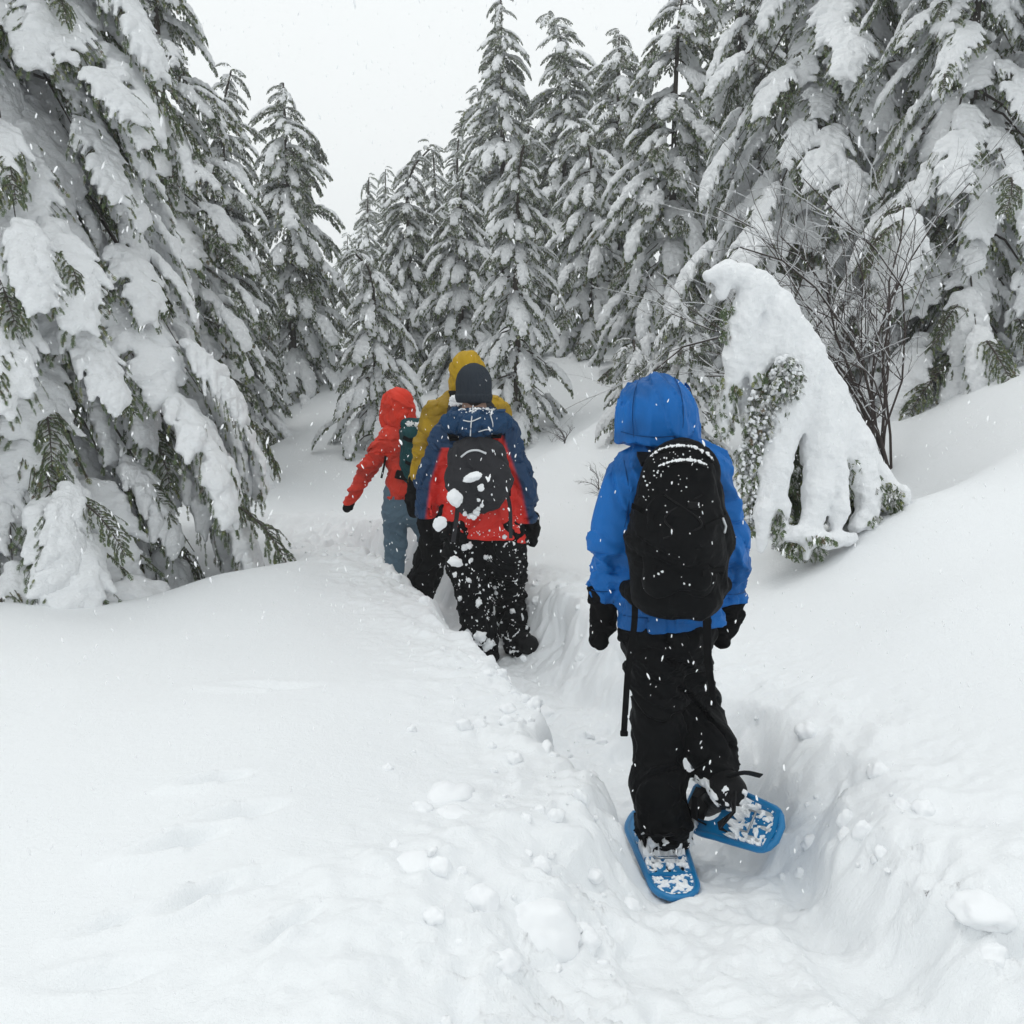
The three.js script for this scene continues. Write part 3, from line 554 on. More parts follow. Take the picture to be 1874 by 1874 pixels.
function headGeo(c, r, yaw) {
  const fwd = (a, s, u) => V(c.x + r * (Math.cos(yaw) * s - Math.sin(yaw) * a), c.y + r * u, c.z - r * (Math.cos(yaw) * a + Math.sin(yaw) * s));
  const prims = [[fwd(-0.12, 0, 0.12), fwd(0.1, 0, 0.1), r * 0.95, r * 0.9], [fwd(0.3, 0, -0.3), fwd(0.45, 0, -0.75), r * 0.62, r * 0.42], [fwd(0.95, 0, -0.05), fwd(1.08, 0, -0.35), r * 0.09, r * 0.17],
    ...[-1, 1].flatMap((s) => [[fwd(0.82, s * 0.25, 0.15), fwd(0.7, s * 0.6, 0.12), r * 0.12, r * 0.1], [fwd(0, s * 0.93, 0.05), fwd(-0.08, s * 0.93, -0.28), r * 0.14, r * 0.1], [fwd(0.78, s * 0.35, -0.02), fwd(0.79, s * 0.35, -0.02), r * 0.12, r * 0.12]]), [fwd(0.82, -0.2, -0.58), fwd(0.82, 0.2, -0.58), r * 0.09, r * 0.09]];
  return meshField(field(prims, r * 0.25), prims, 0.03, 0.007);
}
const hit = (f, base, px, py, D) => {                                   // where a sight line meets a garment, in the person's own coordinates
  const o = camera.position.clone().sub(base), d = at(px, py, D).sub(camera.position).normalize(); let t = D * 0.75;
  for (let i = 0; i < 60; i++) { const p = o.clone().addScaledVector(d, t), v = f(p.x, p.y, p.z); if (v < 0.002) return p; t += v * 0.7; if (t > D * 1.4) return null; }
  return null;
};
function blobs(points, seed, flat = 1) {                                // clots of snow joined into one part
  const R = rng(seed), list = points.map(([p, r], i) => { const g = smallLumps[i % 3].clone(), m = new THREE.Matrix4().compose(p, new THREE.Quaternion().setFromEuler(new THREE.Euler(R() * 6, R() * 6, R() * 6)), V(r * (0.7 + 0.6 * R()), r * (0.6 + 0.5 * R()) * flat, r * (0.7 + 0.5 * R()))); return g.applyMatrix4(m); });
  return mergeGeometries(list);
}
function figure(label, px, pyFoot, D, floorY, yaw, group) {
  const b = at(px, pyFoot, D); b.y = floorY;
  const o = thing('person', label, 'person', b, group);
  return { o, base: b, P: (x, y, dz = 0) => at(x, y, D + dz).sub(b), m: (w, dz = 0) => w / F * (D + dz) * 1.02, D, yaw };
}
const clothing = (w, name, f, prims, mat, cell, pad = 0.04, colour) => part(name, meshField(f, prims, pad, cell, colour), mat, w.o);
function bodyOf(w, head, r, limbs) {
  const prims = limbs.flatMap((l) => chain(l.map(([p, r]) => [p, p.y > head.y - 0.25 ? r : r * 0.62])));
  const g = mergeGeometries([meshField(field(prims, 0.05), prims, 0.02, 0.014), headGeo(head, r, w.yaw)]);
  part('body', g, M.skin, w.o);
}
// a snowshoe: toe and tail in the world, up = the way its top faces
function snowshoe(label, toe, tail, up, width, seed, ankle, loose) {
  const c = toe.clone().add(tail).multiplyScalar(0.5), ax = tail.clone().sub(toe), L = ax.length(); ax.normalize();
  const side = V().crossVectors(up, ax).normalize(), n = V().crossVectors(ax, side);
  const o = thing('snowshoe', label, 'snowshoe', c); o.quaternion.setFromRotationMatrix(new THREE.Matrix4().makeBasis(side, n, ax));
  const prof = (t) => width / 2 * (t < 0.25 ? 0.55 + 0.45 * Math.sin(t / 0.25 * Math.PI / 2) : t < 0.5 ? 1 - 0.1 * smooth(0.25, 0.5, t) : t < 0.85 ? lerp(0.9, 0.76, (t - 0.5) / 0.35) : 0.76 * Math.sqrt(Math.max(1e-4, 1 - ((t - 0.85) / 0.16) ** 2)));
  const edge = []; for (let i = 0; i <= 24; i++) edge.push([prof(i / 24), (i / 24 - 0.5) * L]);
  const out = [...edge.map(([x, z]) => [x, z]), ...edge.slice().reverse().map(([x, z]) => [-x, z])];
  const sh = new THREE.Shape(out.map(([x, z]) => new THREE.Vector2(x, -z)));
  for (const [hx, hz, hw, hl] of [[0, -0.12, 0.05, 0.07], [-0.045, 0.13, 0.012, 0.05], [0.045, 0.13, 0.012, 0.05], [0, 0.17, 0.01, 0.05]]) { const p = new THREE.Path(); p.absellipse(hx, -hz, hw, hl, 0, Math.PI * 2); sh.holes.push(p); }
  const deck = new THREE.ExtrudeGeometry(sh, { depth: 0.007, bevelEnabled: true, bevelSize: 0.003, bevelThickness: 0.003, bevelSegments: 2, curveSegments: 8 }); deck.rotateX(-Math.PI / 2);
  part('deck', deck, M.deck, o);
  const bend = (z) => 0.05 * Math.pow(clamp((-z / L) * 2 - 0.45, 0, 1), 2) * 2;
  part('rim', tube([...out, out[0]].map(([x, z]) => V(x, 0.006 + bend(z) * 0, z)), 0.0115, 8), M.deck, o);
  for (const z of [0.08, 0.2]) part('traction_rib', webbing([V(-width * 0.36, 0.013, z), V(0, 0.018, z + 0.015), V(width * 0.36, 0.013, z)], 0.016, 0.008, V(0, 0, 1)), M.deck, o);
  part('binding', mergeGeometries([webbing([V(-0.06, 0.02, -0.1), V(-0.062, 0.07, -0.09), V(0, 0.11, -0.08), V(0.062, 0.07, -0.09), V(0.06, 0.02, -0.1)], 0.03, 0.006, V(0, 0, 1)), webbing([V(-0.055, 0.02, 0.02), V(-0.058, 0.09, 0.06), V(0, 0.1, 0.11), V(0.058, 0.09, 0.06), V(0.055, 0.02, 0.02)], 0.026, 0.006, V(0, 0.5, 1)), webbing([V(-0.05, 0.018, -0.16), V(0, 0.02, -0.16), V(0.05, 0.018, -0.16)], 0.1, 0.008, V(0, 0, 1))]), M.plastic, o);
  part('heel_lifter', tube([V(-0.035, 0.02, 0.08), V(-0.035, 0.035, 0.13), V(0.035, 0.035, 0.13), V(0.035, 0.02, 0.08)], 0.004, 6), M.metal, o);
  const patch = nets((x, y, z) => {
    const t = z / L + 0.5, e = (Math.abs(x) - prof(clamp(t, 0, 1)) * 0.88) , n = 0.0 + 0.11 * N3(x * 20 + seed, seed, z * 20) + 0.17 * N3(x * 48, seed, z * 41) + 0.16 * N3(x * 95, seed, z * 80) + 0.1 * smooth(0.12, 0.0, Math.abs(z - 0.02)), top = 0.012 + 0.055 * Math.max(0, n) + 0.03 * Math.exp(-(((z - 0.03) / 0.07) ** 2)) * Math.max(0, n) * 6;
    return Math.max(y - top - 0.004 * N3(x * 70, y * 70, z * 70), 0.006 - y, -n * 0.05, e, Math.abs(z - 0.16) - L * 0.5 + 0.1);
  }, V(-width / 2, 0, -0.1), V(width / 2, 0.07, L / 2), 0.003);
  part('snow', patch, M.clod, o);
  if (loose) part('strap_end', webbing(curve(loose.map((p) => p.clone().sub(c).applyQuaternion(o.quaternion.clone().invert())), 8), 0.022, 0.004, V(0, 1, 0.2)), M.plastic, o);
  return o;
}
function boot(w, name, ankle, heel, toe) {
  const prims = [[ankle, heel, 0.056, 0.05], [heel, toe, 0.05, 0.045], [heel.clone().lerp(toe, 0.35).add(V(0, 0.03, 0)), ankle, 0.052, 0.056]];
  const f = field(prims, 0.03);
  return part(name, meshField((x, y, z) => f(x, y, z) - 0.003 * ridge(x * 14, y * 22, z * 14), prims, 0.02, 0.008), M.boot, w.o);
}
const followers = 'hikers walking away in single file along the trench';

// --- blue jacket, nearest
{
  const w = figure('person nearest the camera in a bright blue hooded jacket and black trousers, one snowshoe lifted', 1210, 1590, 2.9, 0.0, 0, followers), { P } = w;
  const torso = [...chain([[P(1190, 862), 0.1], [P(1184, 1000), 0.1], [P(1188, 1160), 0.102]], 1.15), ...chain([[P(1265, 862), 0.1], [P(1270, 1000), 0.1], [P(1268, 1160), 0.102]], 1.15), ...chain([[P(1228, 850), 0.115], [P(1228, 1160), 0.12]], 1.1), ...chain([[P(1222, 838), 0.075], [P(1160, 862), 0.07]]), ...chain([[P(1226, 838), 0.075], [P(1292, 860), 0.07]])];
  const arms = [...chain([[P(1154, 868), 0.07], [P(1118, 985, 0.0), 0.066], [P(1103, 1092, 0.05), 0.05]]), ...chain([[P(1298, 866), 0.07], [P(1338, 985, 0.0), 0.064], [P(1338, 1100, 0.05), 0.05]])];
  const hem = P(1225, 1143).y, cuff = P(1103, 1100, 0.05).y, ft = field(torso, 0.05), fa = field(arms, 0.03);
  const fj = coat(ft, fa, (x, y) => hem - y + 0.006 * Math.sin(x * 11), (x, y) => cuff - y, 0.0135, 6, 7, 3);
  clothing(w, 'jacket', fj, [...torso, ...arms], fabric.panels, 0.007, 0.05, shadeMottle(0.001, 0.122, 0.42, 2));
  const hoodP = [...chain([[P(1202, 757, 0.0), 0.128], [P(1204, 808, 0.02), 0.135]]), ...chain([[P(1202, 762, 0.07), 0.124], [P(1206, 812, 0.08), 0.126]])];
  const fh = field(hoodP, 0.05), hoodBase = P(1205, 810).y, mouth = P(1203, 780, 0.24), hx = P(1203, 760).x;
  clothing(w, 'hood', folds((x, y, z) => Math.max(fh(x, y, z) + 0.004 * Math.exp(-(((Math.abs(x - hx) - 0.05) / 0.004) ** 2)), hoodBase - y - 0.012 * Math.cos((x - hx) * 12), 0.095 - Math.hypot(x - mouth.x, (y - mouth.y) * 0.8, z - mouth.z)), 0.0095, 7, 6, 8), hoodP, fabric.panels, 0.007, 0.05, shadeMottle(0.001, 0.122, 0.42, 5));
  const seamOn = (f, l, name, D = 2.7) => { const pts = l.map(([a, b]) => hit(f, w.base, a, b, D)).filter(Boolean); if (pts.length > 2) part(name, tube(curve(pts, 26), 0.0016, 5), fabric.darkSeam, w.o); };
  seamOn(fj, [[1142, 842], [1147, 870], [1152, 900], [1150, 930], [1143, 965]], 'seam'); seamOn(fj, [[1312, 850], [1316, 880], [1318, 910], [1322, 940]], 'seam');
  seamOn(fj, [[1080, 1078], [1092, 1082], [1108, 1083], [1126, 1080]], 'cuff_tab'); seamOn(fj, [[1318, 1084], [1335, 1088], [1352, 1087], [1364, 1083]], 'cuff_tab');
  seamOn(fj, [[1140, 1126], [1165, 1130], [1200, 1132], [1240, 1132], [1280, 1130], [1310, 1125]], 'hem_seam');
  { const fhood = (x, y, z) => Math.max(fh(x, y, z), hoodBase - y); seamOn(fhood, [[1172, 690], [1162, 715], [1158, 745], [1158, 775], [1160, 800]], 'hood_seam'); seamOn(fhood, [[1234, 690], [1245, 715], [1250, 745], [1250, 775], [1247, 800]], 'hood_seam'); seamOn(fhood, [[1136, 790], [1165, 797], [1200, 800], [1240, 797], [1270, 790]], 'hood_seam'); }
  const pel = [...chain([[P(1192, 1110), 0.095], [P(1194, 1165), 0.1]], 1.1), ...chain([[P(1250, 1110), 0.095], [P(1250, 1165), 0.1]], 1.1)];
  const left = chain([[P(1196, 1165), 0.1], [P(1203, 1320, 0.02), 0.088], [P(1203, 1430, 0.0), 0.094], [P(1216, 1500), 0.093], [P(1222, 1555, 0.02), 0.075]]);
  const right = chain([[P(1246, 1165), 0.098], [P(1262, 1285, 0.2), 0.092], [P(1298, 1365, 0.02), 0.08], [P(1312, 1412, -0.02), 0.072]]);
  const fl = field([...pel, ...left], 0.04), fr = field([...pel, ...right], 0.04), cut = P(1216, 1540).y;
  const fp = folds((x, y, z) => smin(Math.max(fl(x, y, z), cut - y - 0.02 * N3(x * 20, 1, z * 20)), fr(x, y, z), 0.02), 0.016, 4.5, 10, 21);
  clothing(w, 'trousers', fp, [...pel, ...left, ...right], fabric.black, 0.0085);
  const lm = [...chain([[P(1102, 1085, 0.05), 0.054], [P(1105, 1122, 0.06), 0.04], [P(1104, 1140, 0.06), 0.044], [P(1097, 1172, 0.05), 0.034]], 1.25), ...chain([[P(1112, 1112, 0.05), 0.026], [P(1124, 1131, 0.04), 0.017]])];
  clothing(w, 'mitten', folds(field(lm, 0.02), 0.006, 12, 16, 4), lm, fabric.glove, 0.006);
  const rm = [...chain([[P(1337, 1095, 0.05), 0.053], [P(1335, 1122, 0.06), 0.043], [P(1329, 1142, 0.06), 0.044], [P(1321, 1168, 0.05), 0.034]], 1.25), ...chain([[P(1322, 1116, 0.08), 0.024], [P(1306, 1132, 0.1), 0.017]]), ...chain([[P(1350, 1118, 0.05), 0.014], [P(1360, 1122, 0.05), 0.01]])];
  clothing(w, 'mitten', folds(field(rm, 0.02), 0.006, 12, 16, 9), rm, fabric.glove, 0.006);
  boot(w, 'boot', P(1218, 1535, 0.02), P(1224, 1578, -0.04), P(1205, 1552, 0.2));
  boot(w, 'boot', P(1308, 1405), P(1334, 1446, -0.1), P(1292, 1470, 0.13));
  bodyOf(w, P(1203, 768, 0.05), 0.098, [[[P(1204, 800, 0.05), 0.05], [P(1222, 850), 0.07], [P(1226, 1000), 0.1], [P(1226, 1085), 0.09], [P(1210, 1160), 0.08]], [[P(1222, 850), 0.06], [P(1155, 868), 0.05], [P(1118, 985), 0.042], [P(1103, 1092, 0.05), 0.028], [P(1100, 1150, 0.05), 0.018]], [[P(1226, 850), 0.06], [P(1298, 866), 0.05], [P(1338, 985), 0.042], [P(1338, 1100, 0.05), 0.028], [P(1328, 1148, 0.055), 0.018]], [[P(1196, 1150), 0.075], [P(1203, 1320, 0.02), 0.055], [P(1220, 1550), 0.04]], [[P(1248, 1150), 0.075], [P(1262, 1285, 0.2), 0.055], [P(1310, 1410), 0.04]]]);
  // snow stuck on boots and lower legs
  {
    const bp = [[P(1308, 1395), P(1334, 1450, -0.1), 0.062, 0.056], [P(1218, 1500), P(1226, 1585, -0.04), 0.09, 0.062]], fb = field([...bp], 0.02), fAll = (x, y, z) => Math.min(fp(x, y, z), fb(x, y, z)), y0 = P(1216, 1495).y, y1 = P(1308, 1385).y, xm = P(1268, 1400).x;
    const cake = (x, y, z) => { const n = N3(x * 24, y * 24, z * 24) + 0.6 * N3(x * 55, y * 55, z * 55) - 0.12 - 1.2 * smooth(-0.06, 0.05, y - (x < xm ? y0 : y1)); return Math.max(fAll(x, y, z) - 0.004 - 0.012 * Math.max(0, n), -n * 0.04, -0.02 - fAll(x, y, z)); };
    tag(part('snow', nets(cake, P(1130, 1610, 0.2).add(V(-0.05, 0, 0)).min(P(1130, 1610, -0.25)), P(1400, 1370, 0.2).max(P(1400, 1370, -0.25)), 0.0055), M.clod, w.o), 'snow caked on the boots and cuffs', null, null, 'stuff');
  }
  // backpack: a thing of its own, carried
  const PB = w.P, z0 = -0.2, bp = thing('backpack', 'large black backpack with a curved snow-dusted zip on the blue jacket', 'backpack', w.base);
  const sack = [...chain([[PB(1212, 862, z0), 0.062], [PB(1186, 990, z0), 0.062], [PB(1198, 1085, z0), 0.07]], 0.9), ...chain([[PB(1278, 862, z0), 0.062], [PB(1298, 990, z0), 0.062], [PB(1284, 1085, z0), 0.07]], 0.9), ...chain([[PB(1245, 848, z0), 0.075], [PB(1243, 985, z0 - 0.03), 0.105], [PB(1242, 1080, z0), 0.085]], 0.9)];
  const fs0 = field(sack, 0.06), fs = folds(fs0, 0.007, 7, 8, 14);
  part('main_sack', meshField(fs, sack, 0.04, 0.0085), fabric.black, bp);
  const onSack = (px, py, out = 0.004) => { const p = hit(fs, w.base, px, py, 2.7) ?? PB(px, py, z0 - 0.12); return p.add(V(0, 0, out)); };
  const fpk = [...chain([[PB(1215, 930, z0 - 0.07), 0.05], [PB(1208, 1060, z0 - 0.07), 0.055]], 1), ...chain([[PB(1272, 930, z0 - 0.07), 0.05], [PB(1275, 1060, z0 - 0.07), 0.055]], 1)];
  const fpf = folds(field(fpk, 0.08), 0.006, 8, 8, 31);
  part('front_pocket', meshField(fpf, fpk, 0.04, 0.0085), fabric.black, bp);
  const fBoth = (x, y, z) => Math.min(fs(x, y, z), fpf(x, y, z)), onPack = (px, py, out = 0.004) => { const p = hit(fBoth, w.base, px, py, 2.7) ?? PB(px, py, z0 - 0.12); return p.add(V(0, 0, out)); };
  const arc1 = [[1190, 838], [1205, 826], [1225, 820], [1248, 818], [1272, 822], [1292, 832], [1304, 845]].map(([a, b]) => onPack(a, b));
  const arc2 = [[1205, 856], [1222, 849], [1240, 845], [1258, 844], [1274, 846], [1292, 853]].map(([a, b]) => onPack(a, b));
  for (const a of [arc1, arc2]) { const z = part('zip', tube(curve(a, 24), 0.005, 6), M.plastic, bp); const R = rng(9), c = curve(a, 60); part('snow', blobs(c.flatMap((p, i) => (R() < 0.85 ? [[p.clone().add(V((R() - 0.5) * 0.006, 0.004, 0.001)), 0.002 + 0.0035 * R()]] : [])), 5), M.clod, z); }
  part('bungee_cord', mergeGeometries([[[1216, 905], [1284, 960], [1214, 985]], [[1284, 905], [1216, 950], [1286, 1000]]].map((l) => tube(curve(l.map(([a, b]) => onPack(a, b)), 20).map((p) => p), 0.0028, 5))), M.plastic, bp);
  part('haul_loop', tube(curve([PB(1232, 822, -0.18), PB(1240, 806, -0.17), PB(1256, 806, -0.17), PB(1264, 822, -0.18)], 12), 0.007, 6), fabric.strap, bp);
  const hb = [...chain([[PB(1150, 1078, -0.06), 0.03], [PB(1168, 1085, -0.14), 0.036], [PB(1215, 1092, -0.19), 0.04]]), ...chain([[PB(1322, 1068, -0.06), 0.03], [PB(1305, 1082, -0.14), 0.036], [PB(1270, 1092, -0.19), 0.04]])];
  part('hip_belt', meshField(folds(field(hb, 0.03), 0.004, 10, 10, 2), hb, 0.03, 0.007), fabric.strap, bp);
  const sideX = V(1, 0, 0);
  part('shoulder_strap', webbing(curve([PB(1190, 850, -0.19), PB(1182, 832, -0.1), PB(1180, 836, 0.0), PB(1178, 880, 0.1)], 14), 0.055, 0.014, sideX), fabric.strap, bp);
  part('shoulder_strap', webbing(curve([PB(1288, 848, -0.19), PB(1280, 830, -0.1), PB(1276, 836, 0.0), PB(1274, 880, 0.1)], 14), 0.055, 0.014, sideX), fabric.strap, bp);
  part('hanging_strap', webbing(curve([PB(1162, 1085, -0.17), PB(1161, 1140, -0.16), PB(1150, 1220, -0.14), PB(1145, 1290, -0.13), PB(1142, 1338, -0.12)], 18), 0.02, 0.003, sideX), fabric.strap, bp, 'long strap with a knotted end');
  part('strap_knot', meshField((x, y, z) => { const p = PB(1142, 1342, -0.12); return Math.max(Math.abs(x - p.x) - 0.013, Math.abs(y - p.y) - 0.009, Math.abs(z - p.z) - 0.007); }, [[PB(1142, 1342, -0.12), PB(1142, 1343, -0.12), 0.015, 0.015]], 0.02, 0.004), fabric.strap, bp);
  part('hanging_strap', webbing(curve([PB(1292, 1090, -0.17), PB(1294, 1150, -0.16), PB(1296, 1210, -0.13), PB(1303, 1260, -0.12), PB(1306, 1292, -0.12)], 18), 0.026, 0.003, (t) => V(Math.cos(t * 1.2), 0, Math.sin(t * 1.2))), fabric.strap, bp);
  for (const [a, b, c, d] of [[1156, 925, 1196, 945], [1330, 945, 1290, 965], [1160, 1030, 1200, 1040], [1325, 1040, 1285, 1050]]) part('compression_strap', webbing(curve([onSack(a, b), onSack((a + c) / 2, (b + d) / 2), onPack(c, d)], 8), 0.016, 0.003, V(0, 1, 0)), fabric.strap, bp);
  part('zip_pull', tube([onPack(1322, 948, 0.008), onPack(1327, 962, 0.01), onPack(1325, 974, 0.008)], 0.004, 5), M.white, bp);
  part('buckle', meshField((x, y, z) => { const p = onB; return Math.max(Math.abs(x - p.x) - 0.016, Math.abs(y - p.y) - 0.011, Math.abs(z - p.z) - 0.006); }, [[(globalThis.onB = onPack(1268, 925)), onPack(1268, 926), 0.02, 0.02]], 0.01, 0.004), M.plastic, bp);
  { const R = rng(12), pts = []; for (let i = 0; i < 60; i++) { const p = onPack(1178 + 130 * R(), 825 + 290 * R() * R(), 0.001); pts.push([p, 0.001 + 0.0016 * R()]); } for (const [a, b] of [[1178, 872], [1181, 880], [1184, 888], [1252, 1068], [1262, 1070], [1205, 1050], [1212, 1046]]) pts.push([onPack(a, b, 0.001), 0.0032]); tag(part('snow', blobs(pts, 8), M.clod, bp), 'specks of snow on the fabric', null, null, 'stuff'); }
  // snowshoes
  const g = (px, py, y) => { const p = at(px, py, 1), k = (EYE - y) / (EYE - p.y); return V(p.x * k, y, -k); };
  snowshoe('blue plastic snowshoe pressed flat in the trench under the left foot', g(1184, 1490, 0.05), g(1243, 1646, 0.13), V(-0.06, 1, 0.12), 0.19, 17, null);
  const toe = at(1266, 1466, 3.0), tail = at(1428, 1527, 2.6), upv = at(1362, 1458, 2.84).sub(at(1335, 1548, 2.75)), ax = tail.clone().sub(toe);
  let n = V().crossVectors(ax, upv).normalize(); if (n.y < 0) n.negate();
  snowshoe('blue plastic snowshoe lifted and tilted off the snow on the raised right foot', toe, tail, n, 0.185, 23, null, [at(1330, 1422, 2.78), at(1362, 1414, 2.76), at(1393, 1420, 2.77)]);
}
// --- knitted hat, navy and red jacket
{
  const w = figure('person in a dark knitted hat and a navy and red jacket, trousers spattered with snow', 890, 1205, 5.25, 0.02, 0, followers), { P } = w;
  const torso = [...chain([[P(838, 800), 0.115], [P(848, 900), 0.12], [P(851, 1000), 0.135]], 1.2), ...chain([[P(900, 800), 0.115], [P(908, 900), 0.12], [P(926, 1000), 0.125]], 1.2), ...chain([[P(868, 785), 0.12], [P(888, 1000), 0.15]], 1.1), ...chain([[P(868, 778), 0.1], [P(815, 798), 0.085]]), ...chain([[P(868, 776), 0.1], [P(922, 792), 0.085]])];
  const la = [[P(812, 805), 0.09], [P(788, 880, 0.02), 0.085], [P(779, 945, 0.06), 0.062]], ra = [[P(924, 800), 0.088], [P(954, 885, 0), 0.082], [P(970, 958, 0.04), 0.056]];
  const arms = [...chain(la), ...chain(ra)], ft = field(torso, 0.06), fa = field(arms, 0.03), hem = P(888, 983).y, lc = P(779, 948, 0.06).y, rc = P(970, 958).y, tilt = (P(817, 985).y - P(962, 968).y) / 0.45;
  const x0 = P(888, 983).x, midx = P(866, 850).x;
  const fj = coat(ft, fa, (x, y) => hem - y + tilt * (x - x0) + 0.006 * Math.sin(x * 20), (x, y) => (x < midx ? lc : rc) - y, 0.017, 5, 9, 40);
  const yoke = P(868, 822).y, chest = P(868, 800).y;
  const NAVY = [0.011, 0.042, 0.105], RED = [0.68, 0.032, 0.022];
  const axisX = (l, y) => { for (let i = 0; i < 2; i++) if (y <= l[i][0].y && y >= l[i + 1][0].y) return lerp(l[i][0].x, l[i + 1][0].x, (l[i][0].y - y) / (l[i][0].y - l[i + 1][0].y)); return y > l[0][0].y ? l[0][0].x : l[2][0].x; };
  const fat = field(torso, 0.02), faa = field(arms, 0.02);
  const panel = (x, y, z) => {
    const s = x < midx ? -1 : 1, l = s < 0 ? la : ra, out = (x - axisX(l, y)) * s, onArm = faa(x, y, z) < fat(x, y, z) + 0.005;
    if (y > yoke + 0.06 * clamp((Math.abs(x - midx) - 0.12) / 0.1, -0.6, 0.3) + (s > 0 ? 0.07 : 0)) return NAVY;
    if (onArm) { const k = smooth(-0.02, 0.004, out); return RED.map((v, i) => lerp(v, NAVY[i], k)); }
    return RED;
  };
  clothing(w, 'jacket', fj, [...torso, ...arms], fabric.panels, 0.01, 0.05, panel);
  const hp = [...chain([[P(824, 774, -0.13), 0.06], [P(868, 780, -0.24), 0.075], [P(914, 772, -0.13), 0.06]]), ...chain([[P(835, 764, -0.02), 0.055], [P(868, 772, -0.1), 0.07], [P(900, 763, -0.02), 0.055]])];
  const ho = clothing(w, 'folded_hood', folds(field(hp, 0.04), 0.016, 6, 9, 50), hp, fabric.darkBlue, 0.009);
  const fh = field(hp, 0.04), lineP = (l) => l.map(([a, b]) => (hit(fh, w.base, a, b, 5.05) ?? P(a, b, -0.2)).add(V(0, 0, 0.012)));
  for (const l of [[[866, 742], [864, 760], [862, 780], [861, 798]], [[848, 769], [862, 771], [880, 764]], [[906, 748], [898, 760], [902, 776], [900, 794]], [[876, 790], [890, 786], [903, 787]]]) part('drawcord', tube(curve(lineP(l), 14), 0.0035, 5), M.white, ho, 'pale cord');
  const pel = [...chain([[P(850, 970), 0.13], [P(852, 1020), 0.135]], 1.1), ...chain([[P(925, 965), 0.125], [P(928, 1020), 0.13]], 1.1)];
  const left = chain([[P(854, 1020), 0.12], [P(866, 1090, -0.1), 0.102], [P(872, 1150, -0.12), 0.1], [P(886, 1197, -0.08), 0.082]]), right = chain([[P(925, 1020), 0.12], [P(930, 1090, 0.14), 0.108], [P(938, 1142, 0.1), 0.1], [P(952, 1180, 0.0), 0.085]]);
  const fp = folds(field([...pel, ...left, ...right], 0.025), 0.02, 4.5, 11, 61);
  clothing(w, 'trousers', fp, [...pel, ...left, ...right], fabric.black, 0.0105, 0.06);
  const lm = chain([[P(779, 940, 0.06), 0.05], [P(779, 962, 0.07), 0.05], [P(782, 985, 0.08), 0.04]], 1.2), rm = [...chain([[P(972, 950, 0.04), 0.052], [P(975, 972, 0.05), 0.046], [P(974, 992, 0.05), 0.034]], 1.2), ...chain([[P(966, 966, 0.03), 0.028], [P(961, 978, 0.02), 0.018]])];
  clothing(w, 'mitten', folds(field(rm, 0.02), 0.006, 12, 14, 4), rm, fabric.glove, 0.007);
  clothing(w, 'mitten', folds(field(lm, 0.02), 0.006, 12, 14, 6), lm, fabric.glove, 0.007);
  boot(w, 'boot', P(884, 1185, 0), P(892, 1203, -0.06), P(876, 1196, 0.16)); boot(w, 'boot', P(950, 1172, 0), P(968, 1180, -0.1), P(940, 1188, 0.12));
  const head = P(867, 715, 0.01);
  bodyOf(w, head, 0.09, [[[P(867, 725, 0.03), 0.055], [P(868, 745, 0.02), 0.06], [P(868, 790), 0.08], [P(880, 900), 0.1], [P(882, 940), 0.1], [P(872, 1005, 0.05), 0.09]], [[P(868, 785), 0.06], [P(815, 800), 0.055], [P(788, 880), 0.045], [P(779, 945, 0.06), 0.032], [P(781, 975, 0.08), 0.018]], [[P(868, 785), 0.06], [P(924, 800), 0.055], [P(954, 885), 0.045], [P(971, 955, 0.04), 0.032], [P(974, 982, 0.05), 0.016]], [[P(854, 1000), 0.09], [P(866, 1090, -0.1), 0.06], [P(884, 1190, -0.09), 0.045]], [[P(925, 1000), 0.09], [P(930, 1090, 0.14), 0.06], [P(938, 1140, 0.1), 0.05], [P(951, 1176), 0.045]]]);
  const hairP = chain([[P(850, 728, 0.0), 0.025], [P(868, 730, -0.045), 0.035], [P(886, 728, 0.0), 0.025]]);
  clothing(w, 'hair', field(hairP, 0.03), hairP, M.hair, 0.008);
  const hat = [...chain([[P(867, 702, 0.01), 0.104], [P(867, 722, 0.01), 0.106]]), ...chain([[P(867, 694, 0.01), 0.094], [P(867, 700, 0.01), 0.098]])], hatBase = P(867, 737).y, hc = P(867, 700, 0.01), fhat = field(hat, 0.02);
  clothing(w, 'knitted_hat', (x, y, z) => Math.max(fhat(x, y, z) - 0.0022 * Math.cos(Math.atan2(z - hc.z, x - hc.x) * 34) - (y < hatBase + 0.05 ? 0.005 : 0), hatBase - y), hat, fabric.beanie, 0.0075);
  const bp = thing('backpack', 'charcoal backpack dabbed with snow on the navy and red jacket', 'backpack', w.base), z0 = -0.24;
  const sack = [...chain([[P(848, 832, z0), 0.085], [P(850, 882, z0), 0.095], [P(858, 920, z0), 0.08]]), ...chain([[P(898, 830, z0), 0.085], [P(906, 878, z0), 0.09], [P(900, 905, z0), 0.075]]), ...chain([[P(872, 830, z0), 0.1], [P(876, 900, z0 - 0.02), 0.12]])];
  const fs = folds(field(sack, 0.06), 0.009, 7, 8, 70);
  part('main_sack', meshField(fs, sack, 0.04, 0.01), fabric.grey, bp);
  const on = (px, py, o = 0.005) => (hit(fs, w.base, px, py, 5) ?? P(px, py, z0 - 0.12)).add(V(0, 0, o));
  part('zip', tube(curve([[844, 836], [858, 826], [874, 824], [890, 830]].map(([a, b]) => on(a, b)), 14), 0.006, 6), M.white, bp, 'curved pale zip line');
